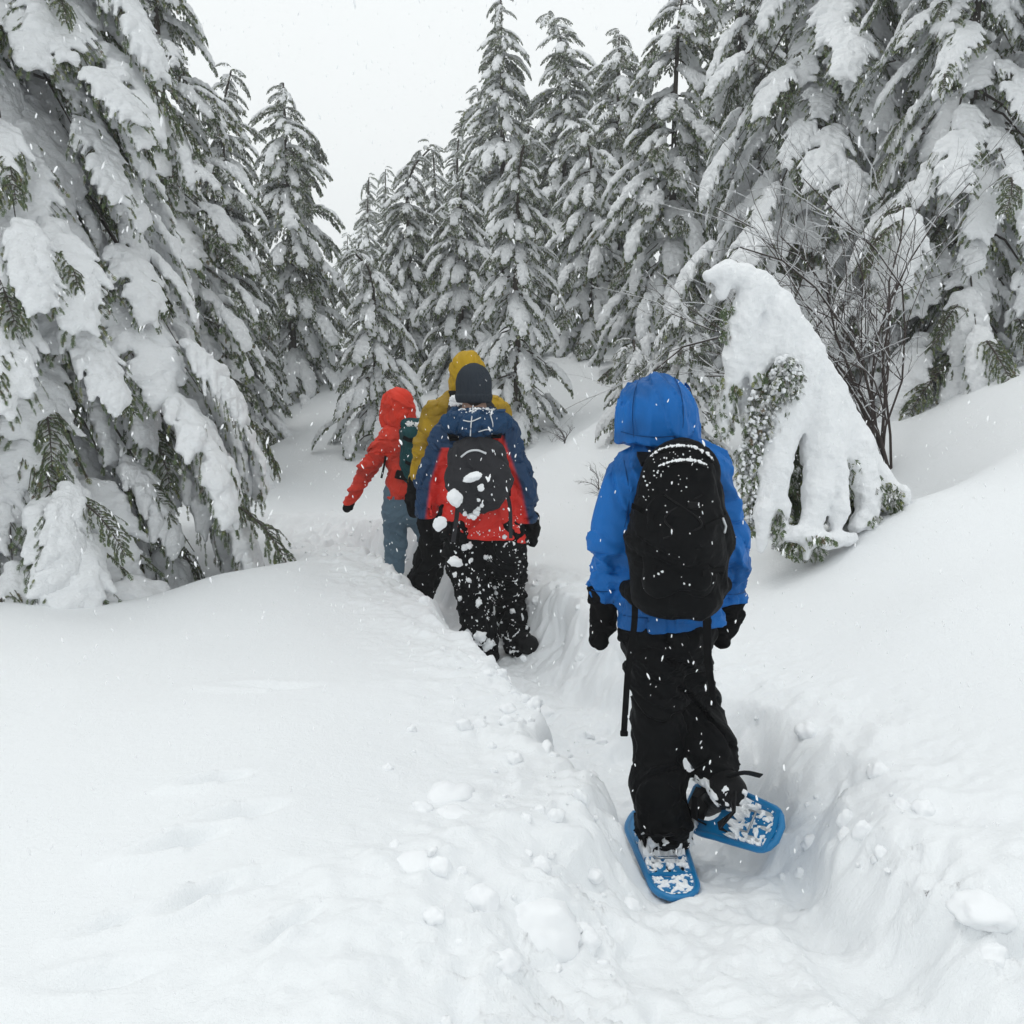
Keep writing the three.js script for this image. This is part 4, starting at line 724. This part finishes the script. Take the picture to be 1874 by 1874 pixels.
  part('front_pocket', meshField(folds(field(chain([[P(862, 880, z0 - 0.1), 0.05], [P(888, 880, z0 - 0.1), 0.05]]), 0.05), 0.006, 8, 8, 3), chain([[P(862, 880, z0 - 0.1), 0.05], [P(888, 880, z0 - 0.1), 0.05]]), 0.03, 0.01), fabric.grey, bp);
  const sx = V(1, 0, 0);
  part('shoulder_strap', webbing(curve([P(832, 805, -0.22), P(826, 790, -0.1), P(826, 792, 0.02), P(826, 830, 0.12)], 12), 0.055, 0.014, sx), fabric.strap, bp);
  part('shoulder_strap', webbing(curve([P(908, 800, -0.22), P(912, 786, -0.1), P(912, 790, 0.02), P(912, 830, 0.12)], 12), 0.055, 0.014, sx), fabric.strap, bp);
  part('hip_belt', webbing(curve([P(906, 905, -0.2), P(928, 900, -0.12), P(940, 895, 0.02)], 10), 0.06, 0.014, V(0, 1, 0)), fabric.strap, bp);
  part('hanging_strap', webbing(curve([P(922, 890, -0.2), P(932, 920, -0.2), P(935, 985, -0.19)], 12), 0.022, 0.004, sx), fabric.grey, bp);
  part('hanging_strap', webbing(curve([P(838, 925, -0.2), P(834, 960, -0.21), P(829, 992, -0.2)], 12), 0.026, 0.004, sx), fabric.grey, bp);
  { const R = rng(31), pts = [], fall = (x, y, z) => Math.min(fj(x, y, z), fp(x, y, z));
    const add = (px, py, r) => { const p = hit(fall, w.base, px, py, 5.2); if (p) pts.push([p.add(V(0, 0, 0.004)), r]); };
    for (let i = 0; i < 130; i++) { const py = 960 + 245 * Math.pow(R(), 0.8), px = 830 + 135 * R(); add(px, py, 0.002 + 0.006 * Math.pow(R(), 2.6)); }
    for (let i = 0; i < 40; i++) add(826 + 130 * R(), 930 + 50 * R(), 0.002 + 0.006 * R() * R());
    for (const [a, b, r] of [[880, 1165, 0.05], [893, 1180, 0.04], [872, 1175, 0.03], [868, 1178, 0.03], [850, 1002, 0.024], [858, 999, 0.024], [889, 1020, 0.022], [862, 1025, 0.018], [858, 1062, 0.026], [876, 1103, 0.025], [938, 1118, 0.026], [923, 983, 0.022], [842, 1095, 0.018], [905, 1075, 0.018], [908, 1085, 0.016]]) add(a, b, r * 0.72);
    const top = P(888, 1000).y, low = P(888, 1200).y, spat = (x, y, z) => { const d = fp(x, y, z); if (d > 0.05 || d < -0.04) return Math.abs(d); const n = N3(x * 17, y * 17, z * 17) + 0.9 * N3(x * 38, y * 38, z * 38) + 0.4 * N3(x * 80, y * 80, z * 80) - 0.74 + 0.3 * smooth(top, low, y); return Math.max(d - 0.003 - 0.02 * Math.max(0, n), -n * 0.03, -0.012 - d); };
    const [slo, shi] = boundsOf([...pel, ...left, ...right], 0.05); tag(part('snow', nets(spat, slo, shi.setY(P(888, 985).y), 0.0075), M.clod, w.o), 'crusts of snow on the trousers', null, null, 'stuff');
    tag(part('snow', blobs(pts, 14), M.clod, w.o), 'clots of snow stuck to the trousers and jacket hem', null, null, 'stuff');
    const pp = [[862, 942, 0.035], [872, 938, 0.04], [866, 946, 0.03], [851, 940, 0.028], [882, 925, 0.022], [875, 930, 0.02], [876, 915, 0.016], [900, 905, 0.012]].map(([a, b, r]) => [on(a, b), r * 0.6]);
    part('snow', blobs(pp, 15), M.clod, bp, 'clots of snow at the bottom of the pack'); }
  { const R = rng(44), pts = []; for (let i = 0; i < 70; i++) { const px = 838 + 66 * R(), py = 748 + 12 * R() * R(), p = hit(fh, w.base, px, py, 5.05); if (p) pts.push([p, 0.003 + 0.006 * R()]); } if (pts.length) part('snow', blobs(pts, 16, 0.7), M.clod, ho, 'snow dusted on the hood'); }
}
// --- yellow hood
{
  const w = figure('person in a mustard yellow hooded jacket and black trousers, half hidden behind the knitted hat', 780, 1120, 6.05, 0.06, 0.25, followers), { P } = w;
  const torso = [...chain([[P(815, 760), 0.12], [P(812, 850), 0.12], [P(818, 930), 0.125]], 1.15), ...chain([[P(890, 760), 0.12], [P(890, 850), 0.12], [P(885, 930), 0.125]], 1.15), ...chain([[P(855, 750), 0.13], [P(852, 930), 0.15]], 1.1), ...chain([[P(850, 738), 0.1], [P(803, 752), 0.085]]), ...chain([[P(855, 738), 0.1], [P(908, 752), 0.085]])];
  const la = chain([[P(800, 755), 0.09], [P(778, 815), 0.082], [P(762, 878, 0.05), 0.062]]), ra = chain([[P(908, 755), 0.09], [P(925, 820), 0.08], [P(932, 880, 0.05), 0.06]]);
  const ft = field(torso, 0.06), fa = field([...la, ...ra], 0.03), hem = P(815, 914).y, cu = P(762, 884, 0.05).y;
  clothing(w, 'jacket', coat(ft, fa, (x, y) => hem - y, (x, y) => cu - y, 0.017, 5, 9, 80), [...torso, ...la, ...ra], fabric.panels, 0.011, 0.05, shadeMottle(0.47, 0.29, 0.012, 7));
  const hp = [...chain([[P(857, 676), 0.122], [P(856, 708), 0.12]]), ...chain([[P(854, 680, 0.08), 0.115], [P(852, 712, 0.09), 0.11]])], fh = field(hp, 0.05), mouth = P(846, 700, 0.24), hx = P(857, 676).x;
  clothing(w, 'hood', folds((x, y, z) => Math.max(fh(x, y, z) + 0.004 * Math.exp(-(((Math.abs(x - hx) - 0.05) / 0.006) ** 2)), P(857, 724).y - y, 0.09 - Math.hypot(x - mouth.x, (y - mouth.y) * 0.8, z - mouth.z)), 0.01, 6, 8, 85), hp, fabric.mustard, 0.0095);
  const pel = chain([[P(815, 905), 0.12], [P(812, 945), 0.12]], 1.1).concat(chain([[P(870, 905), 0.12], [P(870, 945), 0.12]], 1.1));
  const left = chain([[P(806, 940), 0.118], [P(790, 1015, 0.05), 0.1], [P(776, 1060), 0.1], [P(770, 1094, -0.02), 0.09]]), right = chain([[P(865, 940), 0.115], [P(868, 1010, 0.25), 0.1], [P(858, 1080, 0.2), 0.085]]);
  const f0 = field([...pel, ...left, ...right], 0.05), cut = P(770, 1106).y;
  clothing(w, 'trousers', folds((x, y, z) => Math.max(f0(x, y, z), cut - y - 0.02 * N3(x * 15, 2, z * 15)), 0.016, 5, 11, 90), [...pel, ...left, ...right], fabric.black, 0.011);
  const lm = [...chain([[P(761, 882, 0.05), 0.055], [P(756, 915, 0.06), 0.055], [P(757, 938, 0.06), 0.042]], 1.2), ...chain([[P(764, 915, 0.05), 0.026], [P(768, 935, 0.05), 0.02]])];
  clothing(w, 'mitten', folds(field(lm, 0.02), 0.007, 12, 14, 3), lm, fabric.glove, 0.008);
  boot(w, 'boot', P(770, 1098), P(778, 1116, -0.06), P(764, 1112, 0.16));
  bodyOf(w, P(856, 692, 0.04), 0.1, [[[P(856, 710, 0.03), 0.055], [P(854, 745), 0.08], [P(852, 850), 0.1], [P(845, 920), 0.1]], [[P(850, 745), 0.06], [P(803, 755), 0.055], [P(778, 815), 0.045], [P(761, 882, 0.05), 0.032], [P(757, 926, 0.06), 0.018]], [[P(855, 745), 0.06], [P(908, 755), 0.055], [P(925, 820), 0.045], [P(932, 880, 0.05), 0.032]], [[P(808, 935), 0.08], [P(790, 1015, 0.05), 0.06], [P(770, 1095), 0.045]], [[P(865, 935), 0.08], [P(868, 1010, 0.25), 0.06], [P(858, 1080, 0.2), 0.045]]]);
  const bp = thing('backpack', 'black and grey backpack on the mustard jacket, mostly hidden by the knitted hat', 'backpack', w.base), z0 = -0.22;
  const sack = [...chain([[P(842, 745, z0), 0.08], [P(842, 850, z0), 0.1]]), ...chain([[P(882, 745, z0), 0.08], [P(882, 850, z0), 0.1]])];
  part('main_sack', meshField(folds(field(sack, 0.06), 0.009, 7, 8, 99), sack, 0.04, 0.012), fabric.grey, bp);
  part('shoulder_strap', webbing(curve([P(836, 748, -0.2), P(830, 718, -0.09), P(828, 722, 0.02), P(826, 760, 0.13)], 12), 0.06, 0.014, V(1, 0, 0)), fabric.strap, bp);
  { const R = rng(51), pts = []; for (let i = 0; i < 60; i++) pts.push([P(824 + 22 * R(), 727 + 14 * R(), z0 - 0.07), 0.006 + 0.01 * R()]); part('snow', blobs(pts, 19), M.clod, bp, 'snow on top of the pack'); }
  const tp = at(768, 1108, 6.35), tl = at(792, 1138, 5.93);
  snowshoe('dark blue snowshoe half sunk behind the trench edge under the yellow-jacketed person', V(tp.x, 0.06, tp.z), V(tl.x, 0.08, tl.z), V(0, 1, 0.1), 0.2, 29, null);
}
// --- red jacket, leading
{
  const w = figure('person in a red hooded jacket and slate trousers leading, left arm swung out', 735, 1075, 6.85, 0.06, 0.6, followers), { P } = w;
  const torso = [...chain([[P(733, 795), 0.115], [P(736, 850), 0.11], [P(732, 925), 0.12]]), ...chain([[P(760, 795), 0.11], [P(757, 925), 0.12]]), ...chain([[P(738, 786), 0.085], [P(716, 800, -0.03), 0.075]]), ...chain([[P(742, 786), 0.085], [P(775, 798, 0.12), 0.075]])];
  const la = chain([[P(714, 800, -0.03), 0.085], [P(672, 856, 0.05), 0.068], [P(640, 922, 0.16), 0.05]]), ra = chain([[P(778, 800, 0.12), 0.085], [P(800, 855, 0.15), 0.066], [P(790, 905, 0.3), 0.05]]);
  const ft = field(torso, 0.05), hem = P(735, 912).y, fa = field([...la, ...ra], 0.03), e = P(637, 926, 0.16);
  clothing(w, 'jacket', coat(ft, fa, (x, y) => hem - y, (x, y) => e.y - y, 0.017, 6, 9, 120), [...torso, ...la, ...ra], fabric.panels, 0.011, 0.05, shadeMottle(0.7, 0.045, 0.022, 9));
  const hp = [...chain([[P(730, 737), 0.118], [P(732, 768), 0.118]]), ...chain([[P(722, 742, 0.06), 0.105], [P(718, 766, 0.07), 0.1]]), ...chain([[P(708, 772, 0.02), 0.05], [P(703, 782, 0.0), 0.03]])], fh = field(hp, 0.05), mo = P(690, 760, 0.22);
  clothing(w, 'hood', folds((x, y, z) => Math.max(fh(x, y, z), P(730, 784).y - y, 0.085 - Math.hypot(x - mo.x, (y - mo.y) * 0.8, z - mo.z)), 0.012, 7, 9, 125), hp, fabric.red, 0.0095);
  const pel = [...chain([[P(728, 905), 0.11], [P(727, 935), 0.112]]), ...chain([[P(752, 905), 0.11], [P(754, 935), 0.112]])];
  const left = chain([[P(724, 930), 0.1], [P(724, 1000, 0.04), 0.085], [P(720, 1040), 0.08], [P(721, 1072, -0.02), 0.07]]), right = chain([[P(754, 930), 0.1], [P(785, 985, 0.15), 0.082], [P(812, 1025, 0.0), 0.075], [P(822, 1056, -0.06), 0.07]]);
  clothing(w, 'trousers', folds(field([...pel, ...left, ...right], 0.04), 0.01, 6, 12, 130), [...pel, ...left, ...right], fabric.slate, 0.011);
  const lm = [...chain([[P(640, 920, 0.16), 0.042], [P(635, 930, 0.18), 0.036]]), ...chain([[P(640, 926, 0.15), 0.02], [P(643, 931, 0.15), 0.014]])];
  clothing(w, 'mitten', field(lm, 0.02), lm, fabric.glove, 0.008);
  boot(w, 'boot', P(721, 1068), P(728, 1078, -0.06), P(712, 1076, 0.16)); boot(w, 'boot', P(822, 1052, -0.05), P(832, 1066, -0.1), P(808, 1068, 0.05));
  bodyOf(w, P(729, 750, 0.04), 0.098, [[[P(730, 765, 0.02), 0.055], [P(738, 795), 0.075], [P(742, 860), 0.09], [P(740, 920), 0.09]], [[P(738, 795), 0.055], [P(715, 800, -0.03), 0.05], [P(672, 856, 0.05), 0.042], [P(640, 922, 0.16), 0.03]], [[P(742, 795), 0.055], [P(776, 800, 0.12), 0.05], [P(800, 855, 0.15), 0.042], [P(790, 905, 0.3), 0.03]], [[P(726, 925), 0.075], [P(724, 1000, 0.04), 0.055], [P(721, 1070), 0.042]], [[P(754, 925), 0.075], [P(785, 985, 0.15), 0.055], [P(821, 1052), 0.042]]]);
  const bp = thing('backpack', 'teal backpack with black trim on the red jacket', 'backpack', w.base);
  const sack = [...chain([[P(752, 792, -0.12), 0.085], [P(758, 840, -0.12), 0.1], [P(755, 868, -0.1), 0.085]]), ...chain([[P(790, 790, -0.06), 0.08], [P(788, 868, -0.06), 0.085]])];
  const fs = folds(field(sack, 0.05), 0.01, 7, 8, 140); part('main_sack', meshField(fs, sack, 0.04, 0.011), fabric.teal, bp);
  const lid = chain([[P(745, 777, -0.12), 0.05], [P(790, 775, -0.08), 0.05]]); part('lid', meshField(folds(field(lid, 0.03), 0.006, 8, 8, 141), lid, 0.03, 0.01), fabric.teal, bp);
  const on = (px, py) => (hit(fs, w.base, px, py, 6.6) ?? P(px, py, -0.2)).add(V(0, 0, 0.006));
  part('compression_strap', mergeGeometries([webbing(curve([on(738, 800), on(752, 806), on(770, 800)], 8), 0.03, 0.005, V(0, 1, 0)), webbing(curve([on(742, 845), on(755, 850), on(772, 846)], 8), 0.025, 0.005, V(0, 1, 0))]), fabric.strap, bp);
  part('shoulder_strap', webbing(curve([P(738, 792, -0.14), P(722, 778, -0.04), P(714, 800, 0.06), P(716, 840, 0.08)], 12), 0.05, 0.012, V(0.7, 0, 0.7)), fabric.strap, bp);
  part('hip_belt', webbing(curve([P(748, 872, -0.16), P(728, 868, -0.12), P(712, 862, 0.02)], 10), 0.07, 0.014, V(0, 1, 0)), fabric.strap, bp);
  part('hanging_strap', webbing(curve([P(707, 828, -0.05), P(703, 852, -0.08), P(698, 875, -0.1)], 8), 0.022, 0.004, V(0.7, 0, 0.7)), fabric.strap, bp);
  { const R = rng(61), pts = []; for (let i = 0; i < 60; i++) pts.push([P(742 + 30 * R(), 770 + 6 * R() + 20 * R() * R(), -0.17), 0.004 + 0.008 * R()]); part('snow', blobs(pts, 22), M.clod, bp, 'dusting of snow on the lid'); }
}

// ------------------------------------------------------------------ bent sapling buried in snow
{
  const D = 4.9, b = at(1480, 1010, D); b.y = ground(b.x, b.z, false) - 0.05;
  const o = thing('bent_sapling', 'bowed young conifer wholly plastered with snow, its tip curling left over the slope', 'tree', b);
  const P = (x, y, dz = 0) => at(x, y, D + dz).sub(b), m = (px) => px / F * D;
  const arch = [[1296, 506, -0.02, 12], [1330, 500, 0.0, 18], [1362, 506, 0.03, 23], [1388, 525, 0.05, 28], [1420, 573, 0.1, 37], [1460, 655, 0.16, 46], [1496, 732, 0.22, 54], [1543, 822, 0.24, 56], [1602, 893, 0.2, 36]].map(([x, y, dz, r]) => [P(x, y, dz), m(r)]);
  const fall = (l) => chain(l.map(([x, y, dz, r]) => [P(x, y, dz), m(r)]));
  const prims = [...chain(arch),
    ...fall([[1382, 530, 0.02, 28], [1358, 600, -0.02, 27], [1345, 660, -0.03, 21], [1338, 722, -0.05, 11]]), ...fall([[1330, 505, 0, 15], [1318, 540, -0.02, 8]]),
    ...fall([[1415, 580, 0.04, 34], [1392, 650, -0.03, 24], [1384, 700, -0.07, 11]]), ...fall([[1432, 620, 0.04, 28], [1430, 668, -0.05, 12]]),
    ...fall([[1345, 690, 0.02, 19], [1330, 745, -0.02, 16], [1322, 795, -0.03, 8]]), ...fall([[1362, 700, 0.04, 18], [1364, 775, -0.02, 10]]),
    ...fall([[1458, 665, 0.08, 44], [1440, 760, 0.0, 36], [1418, 855, -0.1, 27], [1402, 935, -0.18, 19], [1392, 1008, -0.22, 8]]),
    ...fall([[1418, 870, -0.1, 20], [1430, 930, -0.17, 15], [1432, 975, -0.2, 9]]),
    ...fall([[1488, 735, 0.1, 46], [1502, 825, -0.02, 35], [1496, 905, -0.13, 26], [1482, 985, -0.22, 18], [1476, 1018, -0.25, 7]]),
    ...fall([[1520, 790, 0.1, 38], [1526, 860, -0.04, 21], [1534, 930, -0.14, 19], [1530, 978, -0.2, 9]]),
    ...fall([[1556, 830, 0.14, 44], [1588, 905, 0.02, 27], [1592, 962, -0.08, 13]]), ...fall([[1588, 915, 0.02, 20], [1566, 965, -0.1, 14]]),
    ...fall([[1600, 880, 0.16, 32], [1630, 922, 0.04, 17], [1640, 950, -0.02, 8]]), ...fall([[1610, 885, 0.16, 24], [1652, 905, 0.06, 12], [1662, 928, 0.02, 6]]),
    ...fall([[1420, 985, -0.18, 9], [1462, 978, -0.23, 13], [1510, 990, -0.25, 12], [1560, 985, -0.2, 12]]),
    ...fall([[1395, 760, 0.12, 20], [1384, 860, 0.02, 14], [1378, 930, -0.03, 8]]),
  ];
  const f0 = field(prims, 0.03);
  const f = (x, y, z) => { const d = f0(x, y, z); if (d > 0.12) return d; return d + 0.014 * N3(x * 5, y * 4, z * 5) + 0.013 * N3(x * 13, y * 9, z * 13) + 0.009 * N3(x * 30, y * 24, z * 30) + 0.004 * N3(x * 60, y * 60, z * 60); };
  part('snow', meshField(f, prims, 0.06, 0.0105), M.treeSnow, o, 'thick smooth cloak of snow');
  part('trunk', tube(curve([V(m(150), -0.1, -0.25), ...[[1610, 880, 0.3], [1540, 740, 0.26], [1440, 590, 0.12], [1350, 512, 0.02]].map(([x, y, dz]) => P(x, y, dz))], 24), (t) => 0.035 * (1 - t) + 0.006, 7), M.bark, o);
  // crusted needles that show through
  const K = kites(), R = rng(205);
  const clump = (x, y, dz, rx, ry, n, frost) => { for (let i = 0; i < n; i++) { const a = R() * 6.28, q = Math.sqrt(R()), p = P(x + rx * q * Math.cos(a), y + ry * q * Math.sin(a), dz + 0.12 * (R() - 0.5)); spray(K, R, p, V(R() - 0.5, -0.9 + 0.5 * R(), (R() - 0.5) * 1.2 + 0.3).normalize(), 0.035 + 0.025 * R(), frost, 0.8); } };
  clump(1440, 690, -0.1, 30, 40, 330, 0.55); clump(1405, 770, -0.06, 45, 60, 630, 0.5); clump(1378, 850, -0.04, 32, 60, 450, 0.5); clump(1385, 920, -0.08, 28, 55, 390, 0.5); clump(1335, 590, 0, 16, 40, 135, 0.2); clump(1325, 740, -0.02, 24, 60, 225, 0.5);
  clump(1462, 880, 0.06, 16, 30, 180, 0.25); clump(1553, 868, 0.06, 24, 36, 240, 0.25); clump(1430, 965, -0.16, 18, 40, 225, 0.35); clump(1505, 935, -0.1, 25, 16, 150, 0.35); clump(1625, 905, 0, 26, 24, 180, 0.4); clump(1470, 1005, -0.2, 40, 16, 180, 0.4); clump(1560, 900, 0.1, 60, 50, 225, 0.2); clump(1640, 930, 0.02, 16, 26, 120, 0.5);
  for (const [x, y, rx, ry, n] of [[1470, 800, 60, 120, 700], [1540, 890, 60, 60, 500], [1390, 640, 40, 60, 250], [1440, 920, 40, 60, 300]]) for (let i = 0; i < n; i++) { const a = R() * 6.28, q = Math.sqrt(R()); spray(K, R, P(x + rx * q * Math.cos(a), y + ry * q * Math.sin(a), 0.16 + 0.18 * R()), V(R() - 0.5, -0.8, R() - 0.3).normalize(), 0.06 + 0.04 * R(), 0.1, 0.9); }
  for (const [x, y, rx, ry, n] of [[1424, 960, 10, 24, 40], [1500, 985, 30, 8, 40], [1610, 950, 20, 10, 40], [1345, 715, 12, 14, 30], [1640, 920, 14, 16, 30], [1400, 690, 24, 14, 40]]) for (let i = 0; i < n; i++) {   // tips that stick out of the snow
    const a = R() * 6.28, q = Math.sqrt(R()), p = hit(f, b, x + rx * q * Math.cos(a), y + ry * q * Math.sin(a), D - 0.3); if (p) spray(K, R, p.add(V(0, 0, 0.004)), V((R() - 0.5) * 0.8, -0.8, 0.15 + 0.3 * R()).normalize(), 0.03 + 0.03 * R(), 0.2, 0.9);
  }
  part('foliage', K.build(), M.needles, o, 'frost-crusted needles');
  const rime = []; for (let i = 0; i < 620; i++) { const [x, y, dz, rx, ry] = [[1440, 690, -0.17, 30, 40], [1405, 765, -0.13, 45, 60], [1378, 850, -0.11, 32, 60], [1385, 920, -0.15, 26, 50]][i % 4], a = R() * 6.28, q = Math.sqrt(R()); rime.push([P(x + rx * q * Math.cos(a), y + ry * q * Math.sin(a), dz + 0.08 * R()), 0.005 + 0.008 * R()]); }
  tag(part('rime', blobs(rime, 41), M.treeSnow, o), 'knobbly lumps of snow on the needles', null, null, 'stuff');
}

// ------------------------------------------------------------------ bare shrub and twigs
function bareShrub(name, label, base, stems, seed, r0, snowy, depth = 3, group) {
  const o = thing(name, label, 'shrub', base, group), R = rng(seed), caps = [];
  const grow = (p, d, len, r, lvl, list) => {
    const pts = [p.clone()], q = p.clone(), e = d.clone(), n = 7;
    for (let i = 0; i < n; i++) { e.add(V((R() - 0.5) * 0.62 - 0.04, (R() - 0.5) * 0.5 - (lvl === 0 ? 0.045 * i : 0), (R() - 0.5) * 0.62)).normalize(); q.addScaledVector(e, len / n); pts.push(q.clone()); }
    list.push(tube(pts, (t) => r * (1 - 0.65 * t), lvl === 0 ? 7 : 5));
    if (snowy) for (let i = 0; i + 2 < pts.length; i++) { const s = pts[i + 1].clone().sub(pts[i]).normalize(); if (Math.abs(s.y) < 0.88 && lvl < 3 && R() < [0.6, 0.42, 0.2][lvl]) { const h = r * (1 - 0.65 * i / n), c = Math.max(0.0035, h * 0.7), seg = [pts[i], pts[i].clone().lerp(pts[i + 1], 0.5), pts[i + 1], pts[i + 2]].map((v, k) => v.clone().add(V(0, h * 0.85 + c * 0.35 * R(), 0))); caps.push(tube(seg, (t) => c * (0.6 + 0.7 * Math.sin(Math.PI * clamp(t, 0.05, 0.95)) * (0.7 + 0.5 * R())), 6)); } }
    if (lvl < depth) { const kids = lvl === 0 ? 9 : lvl === 1 ? 4 : 2; for (let k = 0; k < kids; k++) { const t = 0.25 + 0.72 * (k + R()) / kids, i = Math.min(n - 1, Math.floor(t * n)), dir = pts[i + 1].clone().sub(pts[i]).normalize(), side = V(R() - 0.5, R() * 0.5 - 0.1, R() - 0.5).normalize(); grow(pts[i], dir.addScaledVector(side, 0.95).add(V(-0.1, 0.08, 0)).normalize(), len * (0.5 - 0.1 * t) * (0.7 + 0.5 * R()), r * (1 - 0.65 * t) * 0.62, lvl + 1, list); } }
  };
  for (const [tip, bow] of stems) { const list = [], d = tip.clone().normalize(); d.add(bow ?? V(0, 0.1, 0)).normalize(); grow(V((R() - 0.5) * r0 * 8, 0, (R() - 0.5) * r0 * 8), d, tip.length(), r0 * (0.75 + 0.5 * R()), 0, list); part('stem', mergeGeometries(list), M.twig, o); }
  if (caps.length) tag(part('snow', mergeGeometries(caps), M.treeSnow, o), 'snow lying along the branches', null, null, 'stuff');
  return o;
}
{
  const D = 6.3, b = at(1628, 735, D); b.y = Math.min(b.y, ground(b.x, b.z, false)) - 0.05;
  const tips = [[1395, 290, 0], [1320, 432, -0.2], [1365, 480, 0.2], [1330, 610, -0.1], [1440, 255, 0.3], [1500, 245, 0.1], [1560, 265, -0.2], [1400, 385, 0.2], [1480, 380, -0.2], [1640, 360, 0.1], [1600, 330, 0.25], [1430, 560, -0.3], [1470, 640, -0.2]];
  bareShrub('bare_shrub', 'leafless dark shrub with snow-lined branches in front of the great sweeping conifer', b, tips.map(([x, y, dz], i) => [at(x, y, D + dz).sub(b), V((i % 3 - 1) * 0.3, 0.3 + 0.2 * (i % 2), 0.2 * (i % 2) - 0.1)]), 301, 0.0105, true);
}
for (const [px, py, D, h, label, seed] of [[1035, 800, 9.4, 0.22, 'thin leafless twigs poking from the open slope, farthest up', 1], [1100, 812, 7.6, 0.28, 'thin leafless twigs in the snow left of the blue hood', 2], [1122, 838, 7.2, 0.24, 'lowest tuft of bare twigs beside the blue shoulder', 3], [1000, 712, 10.4, 0.3, 'single bent twig sticking out right of the narrow tiered conifer', 4]]) {
  const b = at(px, py, D); b.y = ground(b.x, b.z, false) - 0.02; const R = rng(seed * 31);
  bareShrub('bare_twigs', label, b, Array.from({ length: seed === 4 ? 1 : 4 }, () => [V((R() - 0.5) * 0.9 + (seed === 4 ? 0.7 : 0), 0.7, (R() - 0.5) * 0.6).normalize().multiplyScalar(h * (0.7 + 0.5 * R())), null]), seed * 7, 0.004, false, 2, null);
}

// ------------------------------------------------------------------ snow in the air
{
  const R = rng(909), lists = smallLumps.map(() => []);
  for (let i = 0; i < 26000; i++) {
    const d = 1.3 + 11 * Math.pow(R(), 0.7), a = (R() - 0.5) * 1.25, e = -0.66 + 1.05 * R(), p = V(Math.sin(a) * d, EYE + Math.tan(e) * d, -Math.cos(a) * d);
    if (p.y < ground(p.x, p.z, false) + 0.05) continue;
    const r = 0.0008 + 0.0014 * R() * R(), q = new THREE.Quaternion().setFromEuler(new THREE.Euler(0.25 * (R() - 0.5), R() * 6, -0.42 + 0.3 * (R() - 0.5)));
    lists[i % 3].push(new THREE.Matrix4().compose(p, q, V(r, r * (2 + 2 * R()), r)));
  }
  const o = thing('snowflakes', 'flakes of falling snow all through the air'); o.userData.kind = 'stuff';
  lists.forEach((l, k) => { const im = new THREE.InstancedMesh(smallLumps[k], M.flake, l.length); im.name = 'flakes'; im.userData.kind = 'stuff'; im.receiveShadow = true; l.forEach((m, i) => im.setMatrixAt(i, m)); o.add(im); });
  const fly = [[866, 873, 4.75, 15, 'clod of snow flying up before the charcoal backpack'], [832, 911, 4.8, 14, 'clod of snow flying at the left edge of the charcoal backpack'], [805, 958, 4.85, 12, 'clod of snow flying left of the red jacket hem'], [833, 1028, 4.9, 12, 'clod of snow flying beside the spattered trousers'], [880, 893, 4.8, 6, 'small clod of snow flying below the one before the backpack'], [958, 1205, 4.9, 6, 'small clod of snow tumbling behind the right boot of the knitted-hat person']];
  fly.forEach(([px, py, D, w, label], i) => { const r = w / F * D, m = topMesh('flying_snow_clod', lumps[i % 4], M.clod, at(px, py, D), label, 'snow clod', 'snow clods kicked up by the walkers'); m.scale.set(r * 1.15, r * (0.55 + 0.2 * (i % 2)), r); m.rotation.set(i, i * 2, 0.3); });
}

const renderer = new THREE.WebGLRenderer({ antialias: true });
renderer.toneMapping = THREE.LinearToneMapping;
renderer.toneMappingExposure = EXPOSURE;
renderer.shadowMap.enabled = true;
renderer.setSize(1024, 1024);
renderer.render(scene, camera);
